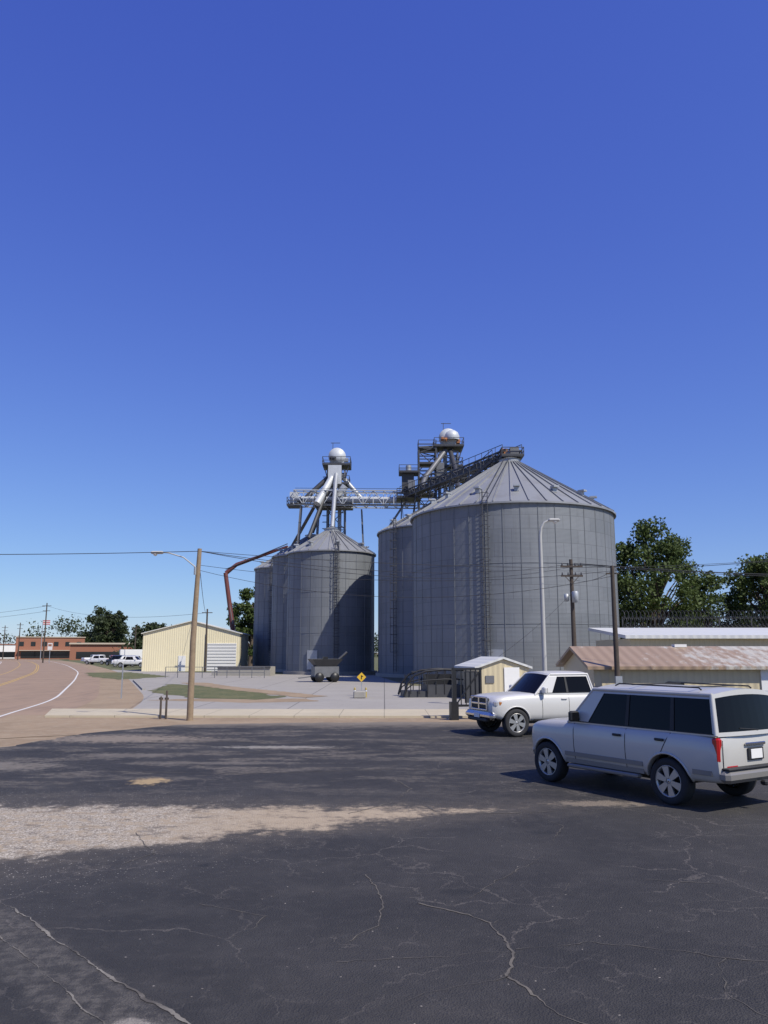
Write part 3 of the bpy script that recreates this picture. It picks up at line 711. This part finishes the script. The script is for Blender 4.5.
mb.box((0,0,1.2),(2.2,5.5,.7),1); mb.box((0,-2.2,2.0),(2.1,1.6,1.9),1); mb.box((0,-3.02,2.3),(1.8,.05,.8),3); mb.lathe([(.5,0),(.5,.6),(.35,.8)],(0,0,1.5),1,12)
for sx in(-1,1):
    for sy in(-1.9,.8,1.9): mb.tube([(sx-.15,sy,.5),(sx+.15,sy,.5)],.5,3,14)
mb.make('truck_and_boom',[BOOMRED,MSTEEL,DSTEEL,BLACK],e)

# ------------------------------------------------------------------ vehicles
def paint(name,c,metal=.0):
    m=NT(name); o=m.obj(); n=m.noise(o,2,5); _,_,z=m.sep(o)
    dirt=m.math('MULTIPLY',m.ss(m.math('ADD',z,m.math('MULTIPLY',n,.3)),.85,.35),.45)
    col=m.mix(n,tuple(x*.94 for x in c),c); col=m.mix(dirt,col,(.20,.17,.13))
    m.b.inputs['Coat Weight'].default_value=.5; m.b.inputs['Coat Roughness'].default_value=.08
    return m.fin(col,.42,metal)
P_SIL=paint('paint_silver',(.53,.51,.46),.15); P_WHT=paint('paint_white',(.60,.585,.545),.05); P_DRK=paint('paint_dark',(.03,.035,.045)); P_GRY=paint('paint_grey_trim',(.20,.19,.175),.1); P_RED=paint('paint_maroon',(.18,.02,.02))
TYRE=simple('tyre_rubber',(.022,.022,.023),.85,0,.3,12,.3); CHROME=simple('chrome',(.62,.62,.61),.2,1,.05); ALLOY=simple('alloy_wheel',(.45,.44,.42),.35,.7,.1)
TRIM=simple('black_plastic',(.018,.018,.018),.6,0,.2); 
RLENS=simple('red_lens',(.42,.012,.012),.15,0,.1,coat=1); HLENS=simple('headlamp_lens',(.45,.46,.47),.08,.3,.1,coat=1); AMB=simple('amber_lens',(.35,.13,.03),.2)
GLASS=NT('tinted_glass'); GLASS.b.inputs['Specular IOR Level'].default_value=.20; GLASS=GLASS.fin((.005,.005,.005),.06,0)
SEC=[(0,0),(.78,0),(.90,.02),(.955,.09),(.985,.25),(1,.45),(1,.66),(.987,.82),(.966,.91),(.93,.965),(.87,1.0),(.6,1.025),(0,1.04)]
def vehicle(name,loc,head,S_):
    e=empty(name,loc,head); st=S_['st']; pm=S_['paint']
    def interp(x,k):
        if x<=st[0][0]: return st[0][k]
        for a,b in zip(st,st[1:]):
            if a[0]<=x<=b[0]:
                f=(x-a[0])/(b[0]-a[0]+1e-9); return a[k]+(b[k]-a[k])*f
        return st[-1][k]
    def yat(x,z):
        zb,zt,hw=interp(x,1),interp(x,2),interp(x,3); f=(z-zb)/(zt-zb)
        for a,b in zip(SEC[1:],SEC[2:]):
            if a[1]<=f<=b[1]: g=(f-a[1])/(b[1]-a[1]+1e-9); return hw*(a[0]+(b[0]-a[0])*g)
        return hw*.9
    xs=[]
    for a,b in zip(st,st[1:]):
        k=max(1,int((b[0]-a[0])/.15)); xs+=[a[0]+(b[0]-a[0])*j/k for j in range(k)]
    xs.append(st[-1][0]); mb=MB(); vs=[];N=2*len(SEC)-2
    for x in xs:
        zb,zt,hw=interp(x,1),interp(x,2),interp(x,3)
        ring=[(x,hw*w,zb+(zt-zb)*f) for w,f in SEC]+[(x,-hw*w,zb+(zt-zb)*f) for w,f in SEC[-2:0:-1]]
        vs+=ring
    fs=[(i*N+j,i*N+(j+1)%N,(i+1)*N+(j+1)%N,(i+1)*N+j) for i in range(len(xs)-1) for j in range(N)]
    fs=[f[::-1] for f in fs]
    fs.append(tuple(range(N))); fs.append(tuple(range(len(vs)-1,len(vs)-1-N,-1)))
    mb.add(vs,fs,0); hull=mb.make('body',[pm],e,sharp=38)
    bm=bmesh.new(); bm.from_mesh(hull.data); bmesh.ops.recalc_face_normals(bm,faces=bm.faces); bm.to_mesh(hull.data); bm.free()
    wr=S_['wr']; ar=wr*S_.get('af',1.17)
    cut=MB()
    for wx in S_['wx']:
        for s_ in(-1,1):
            n=32; v=[]
            for yy in(.62*s_,1.3*s_):
                for j in range(n): a=2*math.pi*j/n; v.append((wx+ar*math.cos(a),yy,wr+ar*math.sin(a)))
            cut.add(v,[(j,(j+1)%n,n+(j+1)%n,n+j) for j in range(n)]+[tuple(range(n-1,-1,-1)),tuple(range(n,2*n))])
    co=cut.make('cutter',[TRIM],e); bm=bmesh.new(); bm.from_mesh(co.data); bmesh.ops.recalc_face_normals(bm,faces=bm.faces); bm.to_mesh(co.data); bm.free()
    md=hull.modifiers.new('b','BOOLEAN'); md.operation='DIFFERENCE'; md.object=co; md.solver='EXACT'
    bpy.context.view_layer.update()
    nm=bpy.data.meshes.new_from_object(hull.evaluated_get(bpy.context.evaluated_depsgraph_get()))
    hull.modifiers.clear(); hull.data=nm; nm.set_sharp_from_angle(angle=R(38)); bpy.data.objects.remove(co)
    mb=MB()
    for wx in S_['wx']:
        for s_ in(-1,1):
            r0,ya,yb=ar-.012,.60,.90
            n=32;v=[]
            for yy in(ya*s_,yb*s_):
                for j in range(n): a=2*math.pi*j/n; v.append((wx+r0*math.cos(a),yy,max(interp(wx,1)-.02,wr+r0*math.sin(a))))
            mb.add(v,[(j,(j+1)%n,n+(j+1)%n,n+j) for j in range(n)],0); mb.add([v[j] for j in range(n)],[tuple(range(n))],0)
            pts=[]
            for j in range(19):
                a=math.pi*(j/18)*1.16-.25; x=wx+(ar+.015)*math.cos(a); z=wr+(ar+.015)*math.sin(a); z2=max(z,interp(x,1)+.02); pts.append((x,s_*(yat(x,z2)+.004),z2))
            mb.tube(pts,.022,1,5)
    mb.make('wheel_arches',[TRIM,S_.get('lip',pm)],e)
    mb=MB(); tw=.13
    for wx in S_['wx']:
        for s_ in(-1,1):
            c=(wx,s_*(S_['tr']),wr)
            pr=[(wr*.66,-tw*.8),(wr*.74,-tw),(wr*.92,-tw),(wr*.985,-tw*.85),(wr,-tw*.5),(wr,tw*.5),(wr*.985,tw*.85),(wr*.92,tw),(wr*.74,tw),(wr*.66,tw*.8)]
            mb.lathe(pr,c,0,36,'Y',True,s_)
            mb.lathe([(wr*.66,tw*.82),(wr*.69,tw*.9),(wr*.64,tw*.86),(wr*.61,tw*.3),(wr*.60,-tw*.6)],c,1,36,'Y',True,s_)
            mb.lathe([(.01,tw*.1),(wr*.61,tw*.05)],c,2,24,'Y',True,s_)
            mb.lathe([(.01,tw*.82),(wr*.12,tw*.80),(wr*.17,tw*.6),(wr*.17,0)],c,1,16,'Y',True,s_)
            for k in range(6):
                a=2*math.pi*k/6+.3
                p0=Vector((c[0]+wr*.12*math.cos(a),c[1]+s_*tw*.62,c[2]+wr*.12*math.sin(a))); p1=Vector((c[0]+wr*.63*math.cos(a),c[1]+s_*tw*.62,c[2]+wr*.63*math.sin(a)))
                t=(p1-p0).normalized(); q=Vector((0,1,0)).cross(t)
                v=[p0-q*wr*.09,p0+q*wr*.09,p1+q*wr*.17,p1-q*wr*.17]; yo=Vector((0,s_*.03,0))
                v=v+[u+yo for u in v]; mb.add(v,[(0,1,2,3),(7,6,5,4),(0,4,5,1),(1,5,6,2),(2,6,7,3),(3,7,4,0)],1)
    mb.box(((S_['wx'][0]+S_['wx'][1])/2,0,interp(0,1)-.02),(abs(S_['wx'][0]-S_['wx'][1])-.9,1.3,.14),2)
    for wx in S_['wx']: mb.tube([(wx,-S_['tr'],wr),(wx,S_['tr'],wr)],.05,2,6)
    mb.make('wheels',[TYRE,ALLOY,TRIM],e)
    g=S_['green']; cols=g['cols']; zb,zr,zc=g['zb'],g['zr'],g['zc']; yb,yt=g['yb'],g['yt']; vsn=[0,g.get('v0',.09),g.get('v1',.88),1]
    body=MB(); gl=MB()
    def P(u,v,s_):
        xb,xt=cols[u]; 
        return Vector((xb+(xt-xb)*v,s_*(yb+(yt-yb)*v+.03*math.sin(math.pi*v)),zb+(zr-zb)*v))
    def recess(q,n,d=.014):
        q2=[p-n*d for p in q]
        body.add(q+q2,[(0,1,5,4),(1,2,6,5),(2,3,7,6),(3,0,4,7)],1); gl.add(q2,[(0,1,2,3)],0)
    for s_ in(-1,1):
        for u in range(len(cols)-1):
            for v in range(3):
                q=[P(u,vsn[v],s_),P(u+1,vsn[v],s_),P(u+1,vsn[v+1],s_),P(u,vsn[v+1],s_)]
                if v==1 and u in g['win']: recess(q,Vector((0,s_,.18)).normalized())
                elif v==1 and u in g.get('dark',()): body.add(q,[(0,1,2,3)],2)
                else: body.add(q,[(0,1,2,3)],0)
    def endface(u,sg,v0,v1,inset):
        ys=[-1,-1+inset,1-inset,1]; vv=[0,v0,v1,1]; M=8; bow=g.get('bow',.10)
        def QQ(f,vq):
            p=P(u,vq,1); return Vector((p.x+(1-f**2)*bow*sg,f*p.y,p.z+(zc-zr)*(vq**3)*(1-f**2)))
        for v in range(3):
            def quadstrip(ka,kb,m,cells):
                for c in range(cells):
                    fa=ka+(kb-ka)*c/cells; fb=ka+(kb-ka)*(c+1)/cells
                    q=[QQ(fa,vv[v]),QQ(fb,vv[v]),QQ(fb,vv[v+1]),QQ(fa,vv[v+1])]
                    if m: gl.add([x_-Vector((sg*.012,0,0)) for x_ in q],[(0,1,2,3)],0,True)
                    else: body.add(q,[(0,1,2,3)],0,True)
            quadstrip(ys[0],ys[1],False,1); quadstrip(ys[2],ys[3],False,1); quadstrip(ys[1],ys[2],v==1,M)
    endface(0,-1,g.get('rv0',.1),g.get('rv1',.9),g.get('ri',.1)); endface(len(cols)-1,1,.03,.93,.06)
    xr0,xr1=cols[0][1],cols[-1][1]; nx,ny=12,12; vs=[]
    for i in range(nx+1):
        for j in range(ny+1):
            f=-1+2*j/ny; t=i/nx; x=xr0+(xr1-xr0)*t; bow=(1-f*f)*g.get('bow',.10); x+= bow*(t*2-1)
            vs.append((x,f*yt,zr+(zc-zr)*(1-f*f)+.02*math.sin(math.pi*t)*(1-f**4)))
    body.add(vs,[(i*(ny+1)+j,(i+1)*(ny+1)+j,(i+1)*(ny+1)+j+1,i*(ny+1)+j+1) for i in range(nx) for j in range(ny)],0,True)
    for s_ in(-1,1):
        body.tube([P(0,1,s_)-Vector((0,0,.008)),P(len(cols)-1,1,s_)-Vector((0,0,.008))],.036,0,10); body.tube([P(0,0.02,s_)+Vector((.01,0,0)),P(0,1,s_)+Vector((.01,0,0))],.036,0,10); body.tube([P(len(cols)-1,0.0,s_),P(len(cols)-1,1,s_)],.024,0,8)
        body.tube([P(0,vsn[1],s_)+Vector((.05,s_*.002,-.005)),P(len(cols)-1,vsn[1],s_)+Vector((-.05,s_*.002,-.005))],.010,1,5)
    body.make('cab',[pm,TRIM,S_.get('pillar',TRIM)],e); gl.make('window_glass',[GLASS],e)
    d=MB()
    for s_ in(-1,1):
        for (xa,xb2) in S_['seams']:
            pts=[]
            z0,z1=interp(xa,1)+.10,interp(xa,2)-.035
            for k in range(7):
                f=k/6; z=z0+(z1-z0)*f; x=xa+(xb2-xa)*f; pts.append((x,s_*(yat(x,z)+.001),z))
            d.tube(pts,.008,0,4)
        for x in S_['handles']: d.bbox((x,s_*(yat(x,zb-.13)+.02),zb-.13),(.20,.035,.045),S_.get('hm',0),.012)
        for (xa,xb2,z,h,mi) in S_['mould']:
            k=max(2,int((xb2-xa)/.2)); 
            L=[(xa+(xb2-xa)*j/k) for j in range(k+1)]
            v=[]
            for x in L: 
                y=yat(x,z); v+=[(x,s_*(y-.01),z-h/2),(x,s_*(y+.016),z-h/2+.008),(x,s_*(y+.016),z+h/2-.008),(x,s_*(y-.01),z+h/2)]
            d.add(v,[(4*j+q,4*j+4+q,4*j+5+q,4*j+1+q) for j in range(k) for q in range(3)]+[(0,1,2,3),(4*k,4*k+1,4*k+2,4*k+3)],mi)
        mx,my=cols[-1][0]-.28,yb+.12
        d.bbox((mx,s_*my,zb+.14),(.12,.22,.20),S_.get('mm',2),.03); d.beam((mx,s_*(yb-.02),zb+.07),(mx,s_*(my),zb+.09),.07,.05,0); d.box((mx-.063,s_*my,zb+.14),(.004,.17,.15),4)
    for it in S_['parts']:
        c,dm,mi,bv=it
        d.bbox(c,dm,mi,bv)
    for t in S_.get('tubes',()): d.tube(t[0],t[1],t[2],6)
    d.make('trim_and_lights',[TRIM,CHROME,pm,P_GRY,GLASS,RLENS,HLENS,AMB,WHITE,BLACK],e)
    return e
def both(L):
    o=[]
    for c,dm,mi,bv in L:
        o.append((c,dm,mi,bv)); o.append(((c[0],-c[1],c[2]),dm,mi,bv))
    return o
RX=.24
SUV=dict(paint=P_SIL,wr=.39,tr=.86,wx=(1.64,-1.32),lip=P_SIL,mm=0,
 st=[(-2.58+RX,.52,1.08,.90),(-2.55+RX,.46,1.18,.945),(-2.42+RX,.45,1.22,.985),(-1.9,.44,1.235,1.0),(-.9,.42,1.235,1.0),(.3,.42,1.235,1.0),(.9,.42,1.235,.995),(1.15,.42,1.225,.99),(1.7,.44,1.20,.975),(1.92,.46,1.18,.955),(2.06,.49,1.15,.93),(2.16,.53,1.11,.89),(2.23,.57,1.05,.83),(2.28,.61,.97,.74)],
 green=dict(cols=[(-2.31,-2.19),(-2.24,-2.14),(-1.47,-1.43),(-1.38,-1.37),(-.46,-.46),(-.38,-.40),(.55,.12),(.62,.20),(1.06,.44)],win=(1,3,5),dark=(2,4),zb=1.205,zr=1.875,zc=1.955,yb=.935,yt=.82,rv0=.10,rv1=.90,ri=.07,bow=.06,v0=.06,v1=.89),
 seams=[(.86,.88),(-.42,-.42),(-1.02,-1.40)],handles=(-.24,-1.20),hm=0,
 mould=[(-.80,1.12,.62,.09,3),(-.80,1.12,.49,.10,3),(-2.2,-1.84,.62,.09,3)],
 parts=both([((-2.505+RX,.885,.99),(.14,.13,.40),5,.03),((-2.572+RX,.62,.70),(.02,.3,.08),5,.01),((2.14,.66,.93),(.18,.28,.18),6,.06),((2.04,.84,.93),(.16,.10,.16),7,.03),((.16,.97,.40),(1.75,.14,.07),3,.02)])+[
  ((-2.62+RX,0,.58),(.22,1.90,.20),3,.06),((-2.60+RX,0,.70),(.24,1.80,.03),0,.01),((-2.605+RX,0,1.06),(.03,.55,.05),1,.01),((-2.60+RX,0,.90),(.03,.42,.20),0,.01),((-2.622+RX,0,.90),(.01,.31,.155),8,.004),
  ((2.25,0,.91),(.10,.90,.21),0,.03),((2.305,0,.93),(.03,.86,.04),1,.01),((2.22,0,.58),(.22,1.64,.24),2,.10),((2.30,0,.52),(.10,1.1,.10),0,.03),
  ((-2.72+RX,0,.44),(.12,.08,.08),0,.02)],
 tubes=[([(-1.9,s*.70,1.94),(-1.85,s*.70,1.975),(-.1,s*.70,1.99),(.0,s*.70,1.95)],.014,0) for s in(-1,1)]+[([(x,-.70,1.98),(x,.70,1.98)],.012,0) for x in(-1.7,-.4)]+
  [([(-2.585+RX,s*.86,.5),(-2.595+RX,s*.86,1.15)],.006,0) for s in(-1,1)]+[([(-2.60+RX,-.12,1.28),(-2.57+RX,.35,1.32)],.010,0)])
th=math.atan2(2.43,-1.52)
fx,fy=math.cos(th),math.sin(th); rx,ry=fy,-fx
midx,midy=(3.38+4.86)/2,(16.8+14.42)/2
cx=midx+rx*.95-fx*.16; cy=midy+ry*.95-fy*.16
vehicle('parked_suv',(cx,cy,.022),th,SUV)

TRK=dict(paint=P_WHT,wr=.42,tr=.88,wx=(1.93,-1.64),lip=P_WHT,af=1.14,mm=2,
 st=[(-2.90,.60,1.26,.94),(-2.86,.55,1.32,.975),(-2.7,.50,1.34,.99),(-1.02,.46,1.34,.99),(-.98,.46,1.27,.985),(0,.45,1.27,1.0),(.8,.45,1.27,1.0),(1.15,.45,1.28,.99),(1.8,.47,1.26,.985),(2.3,.50,1.22,.965),(2.52,.54,1.17,.93),(2.64,.58,1.08,.87),(2.69,.64,1.0,.82)],
 green=dict(cols=[(-.96,-.82),(-.87,-.74),(.00,.02),(.08,.08),(.64,.30),(.71,.37),(1.24,.58)],win=(1,3),dark=(2,),zb=1.25,zr=1.88,zc=1.95,yb=.93,yt=.77,bow=.10),
 seams=[(.04,.04),(1.0,1.02),(-.99,-.99),(-.86,-.80)],handles=(.22,-.70),hm=2,
 mould=[(-.9,1.3,.50,.06,0)],
 parts=both([((2.55,.76,1.0),(.20,.32,.20),6,.05),((2.43,.91,1.0),(.18,.06,.14),7,.03),((-2.88,.90,1.06),(.06,.14,.40),5,.02),((2.72,.62,.62),(.06,.18,.1),6,.02)])+[
  ((2.66,0,.98),(.14,1.04,.36),0,.05),((2.735,0,.98),(.03,.08,.36),1,.01),((2.735,0,.98),(.03,1.02,.06),1,.01),((2.73,0,1.17),(.05,1.10,.05),1,.015),((2.73,0,.80),(.05,1.10,.04),1,.015),((2.73,.53,.98),(.05,.05,.38),1,.015),((2.73,-.53,.98),(.05,.05,.38),1,.015),
  ((2.68,0,.62),(.26,1.86,.24),1,.09),((2.76,0,.49),(.14,1.3,.10),0,.03),((2.82,0,.62),(.02,.35,.14),8,.005),((-2.96,0,.62),(.22,1.9,.2),1,.05),
  ((-1.95,0,1.385),(1.78,1.66,.035),0,.01)])
th2=R(180+20)
fx,fy=math.cos(th2),math.sin(th2); lx,ly=-fy,fx
wxp,wyp=4.10,25.5
cx=wxp-lx*.95-fx*1.93; cy=wyp-ly*.95-fy*1.93
vehicle('pickup_truck',(cx,cy,.022),th2,TRK)
def variant(base,p): d=dict(base); d['paint']=p; d['lip']=p; return d
P_W2=paint('paint_bright_white',(.78,.77,.74))
vehicle('parked_suv',(-46.5,146,.01),R(200),variant(SUV,P_W2))
vehicle('parked_suv',(-52.5,160,.01),R(150),variant(SUV,P_DRK))
vehicle('pickup_truck',(-60.5,172,.01),R(165),variant(TRK,P_W2))
vehicle('parked_suv',(-55,170,.01),R(30),variant(SUV,P_RED))
vehicle('pickup_truck',(-43.0,139,.01),R(-5),variant(TRK,P_W2))
vehicle('parked_suv',(-70,200,.01),R(120),variant(SUV,P_W2))
vehicle('pickup_truck',(-66,186,.01),R(40),variant(TRK,P_W2))
vehicle('parked_suv',(-48,157,.01),R(80),variant(SUV,P_W2))
for (x,y,r_) in((-60,188,110),(-53.5,180,20)):
    e=empty('box_truck',(x,y,0),R(r_)); mb=MB(); mb.bbox((-1.2,0,2.0),(5.2,2.3,2.3),0,.06); mb.bbox((2.4,0,1.4),(1.9,2.1,1.7),0,.25); mb.box((3.1,0,1.8),(.5,1.8,.6),2); mb.box((0,0,.7),(6.6,1.2,.3),2)
    for sx in(-2.4,2.3):
        for sy in(-1,1): mb.tube([(sx,sy-.15,.45),(sx,sy+.15,.45)],.45,1,16)
    mb.make('body_and_wheels',[WHITE,TYRE,DGLASS],e)

# ------------------------------------------------------------------ trees
def leafmesh(name,centres,radii,n,leaf,mat,rng,parent=None,flat=.8):
    C=np.array(centres);Rr=np.array(radii); w=Rr**2; idx=rng.choice(len(C),n,p=w/w.sum())
    d=rng.normal(size=(n,3)); d/=np.linalg.norm(d,axis=1)[:,None]; rad=rng.random(n)**.45
    rad=rad*(1+.22*np.sin(d[:,0]*5+idx)+.18*np.sin(d[:,2]*7+idx*2))
    p=C[idx]+d*rad[:,None]*Rr[idx][:,None]*np.array([1,1,flat])
    a=rng.normal(size=(n,3)); a/=np.linalg.norm(a,axis=1)[:,None]; b=np.cross(a,rng.normal(size=(n,3))); b/=np.linalg.norm(b,axis=1)[:,None]
    s=(leaf*rng.uniform(.5,1.3,n))[:,None]
    v=np.stack([p-a*s,p-b*s*.55,p+a*s,p+b*s*.55],1).reshape(-1,3)
    v[:,2]=np.maximum(v[:,2],.05)
    me=bpy.data.meshes.new(name); me.vertices.add(4*n); me.vertices.foreach_set('co',v.ravel().astype(np.float32))
    me.loops.add(4*n); me.loops.foreach_set('vertex_index',np.arange(4*n,dtype=np.int32)); me.polygons.add(n); me.polygons.foreach_set('loop_start',np.arange(0,4*n,4,dtype=np.int32))
    me.materials.append(mat); me.update(calc_edges=True); me.validate()
    o=bpy.data.objects.new(name,me); sc.collection.objects.link(o)
    if parent: o.parent=parent
    return o
def tree(name,x,y,h,r,seed,n=9000,leaf=.24,low=.22,mat=LEAF1,k=30,spread=.34):
    rng=np.random.default_rng(seed); e=empty(name,(x,y,0)); cs=[];rs=[]
    zc=h*(1+low)/2; hz=h*(1-low)/2
    while len(cs)<k:
        q=rng.uniform(-1,1,3)
        L=np.linalg.norm(q)
        if L>1 or L<.35: continue
        rr=r*rng.uniform(.14,spread)
        sh=1-.30*max(0,q[2])
        cs.append((q[0]*(r-rr*.6)*sh,q[1]*(r-rr*.6)*sh,zc+q[2]*(hz-rr*.7))); rs.append(rr)
    leafmesh('foliage',cs,rs,n,leaf,mat,rng,e)
    mb=MB(); tr=h*.022; top=zc+hz*.45
    pts=[(0,0,0),(.1*tr,0,h*.1),(tr*.6,-tr*.4,h*.3),(-tr*.4,tr*.5,zc),(tr*.5,0,top)]
    mb.tube(pts,[tr*1.5,tr*1.1,tr*.9,tr*.6,tr*.25],0,9)
    for i in range(k):
        c=Vector(cs[i]); z0=min(max(h*.16,c.z*.55),top*.9); s=Vector((0,0,z0)); m_=s.lerp(c,.5)+Vector((rng.normal()*.3,rng.normal()*.3,.3)); mb.tube([s,m_,c],[tr*.35,tr*.2,tr*.06],0,5)
    mb.make('trunk_and_limbs',[BARK],e); return e
tree('oak_tree',29.0,86,17.4,6.8,1,22000,.20,.04,LEAF1,80,.26)
tree('oak_tree',36.6,92,12.2,4.8,2,12000,.20,.05,LEAF1,42,.30)
tree('oak_tree',43.4,90,15.0,6.0,3,18000,.20,.05,LEAF1,62,.28)
tree('oak_tree',51.5,96,15,6.0,4,10000,.26,.05,LEAF2,40)
tree('oak_tree',24.0,98,14,5.0,5,9000,.26,.05,LEAF2,36)
tree('oak_tree',-24.0,146,15.6,4.6,6,11000,.28,.05,LEAF1,40)
tree('oak_tree',-20.0,152,12.5,4.4,8,8000,.28,.05,LEAF2,30)
tree('oak_tree',-101,300,19,8,9,7000,.55,.05,LEAF3,34)
tree('oak_tree',-121,345,23,9,10,7000,.55,.05,LEAF3,34)
tree('oak_tree',-72,250,12.5,7,12,6000,.5,.05,LEAF3,30)
tree('oak_tree',-58,240,10.5,6,13,6000,.45,.05,LEAF3,30)
rng=np.random.default_rng(5); cs=[];rs=[]
for i in range(420):
    x=rng.uniform(-420,420); y=420+rng.uniform(-25,25); hh=10+5*math.sin(x*.03)+3*math.sin(x*.11+1)+rng.uniform(-2,3); rr=rng.uniform(3.5,7); cs.append((x,y,max(rr*.5,hh-rr*.6))); rs.append(rr)
    cs.append((x+rng.uniform(-4,4),y,3.0)); rs.append(5.0)
for i in range(60):
    x=rng.uniform(-80,-30); y=rng.uniform(225,250); rr=rng.uniform(2,3.5); cs.append((x,y,rng.uniform(1,4.5))); rs.append(rr)
for i in range(110):
    x=rng.uniform(22,120); y=rng.uniform(100,112); rr=rng.uniform(2,3.5); cs.append((x,y,rng.uniform(2,8.5))); rs.append(rr)
leafmesh('distant_tree_line',cs,rs,55000,.7,LEAF3,rng,None,.9)

# ------------------------------------------------------------------ light, sky, camera
az=R(133); el=R(50)
Sd=Vector((math.sin(az)*math.cos(el),math.cos(az)*math.cos(el),math.sin(el)))
L=bpy.data.lights.new('sun','SUN'); L.energy=5.0; L.angle=R(.5); L.color=(1,.95,.86)
lo=bpy.data.objects.new('sun',L); sc.collection.objects.link(lo); lo.rotation_euler=Sd.to_track_quat('Z','Y').to_euler(); lo.location=(30,-20,60)
w=bpy.data.worlds.new('World'); sc.world=w; w.use_nodes=True; t=w.node_tree; bg=t.nodes['Background']
sky=t.nodes.new('ShaderNodeTexSky'); sky.sky_type='NISHITA'; sky.sun_disc=False; sky.sun_elevation=el; sky.sun_rotation=az
sky.air_density=1.0; sky.dust_density=.15; sky.ozone_density=3.0; sky.altitude=0
sp=t.nodes.new('ShaderNodeSeparateColor'); cb=t.nodes.new('ShaderNodeCombineColor'); t.links.new(sky.outputs[0],sp.inputs[0])
for i,(g,k) in enumerate(((.95,.66),(.98,.80),(.50,.98))):
    a=t.nodes.new('ShaderNodeMath'); a.operation='MULTIPLY'; t.links.new(sp.outputs[i],a.inputs[0]); a.inputs[1].default_value=.1
    b=t.nodes.new('ShaderNodeMath'); b.operation='POWER'; t.links.new(a.outputs[0],b.inputs[0]); b.inputs[1].default_value=g
    c=t.nodes.new('ShaderNodeMath'); c.operation='MULTIPLY'; t.links.new(b.outputs[0],c.inputs[0]); c.inputs[1].default_value=k*10
    t.links.new(c.outputs[0],cb.inputs[i])
t.links.new(cb.outputs[0],bg.inputs[0]); bg.inputs[1].default_value=.10
cam=bpy.data.cameras.new('camera'); co=bpy.data.objects.new('camera',cam); sc.collection.objects.link(co)
cam.sensor_fit='VERTICAL'; cam.sensor_height=36; cam.sensor_width=27; cam.lens=28.125; cam.clip_end=9000; cam.clip_start=.1
co.location=(0,0,2.6); co.rotation_euler=(R(90+9.93),0,0); sc.camera=co
sc.view_settings.view_transform='Standard'; sc.view_settings.look='None'; sc.view_settings.exposure=0
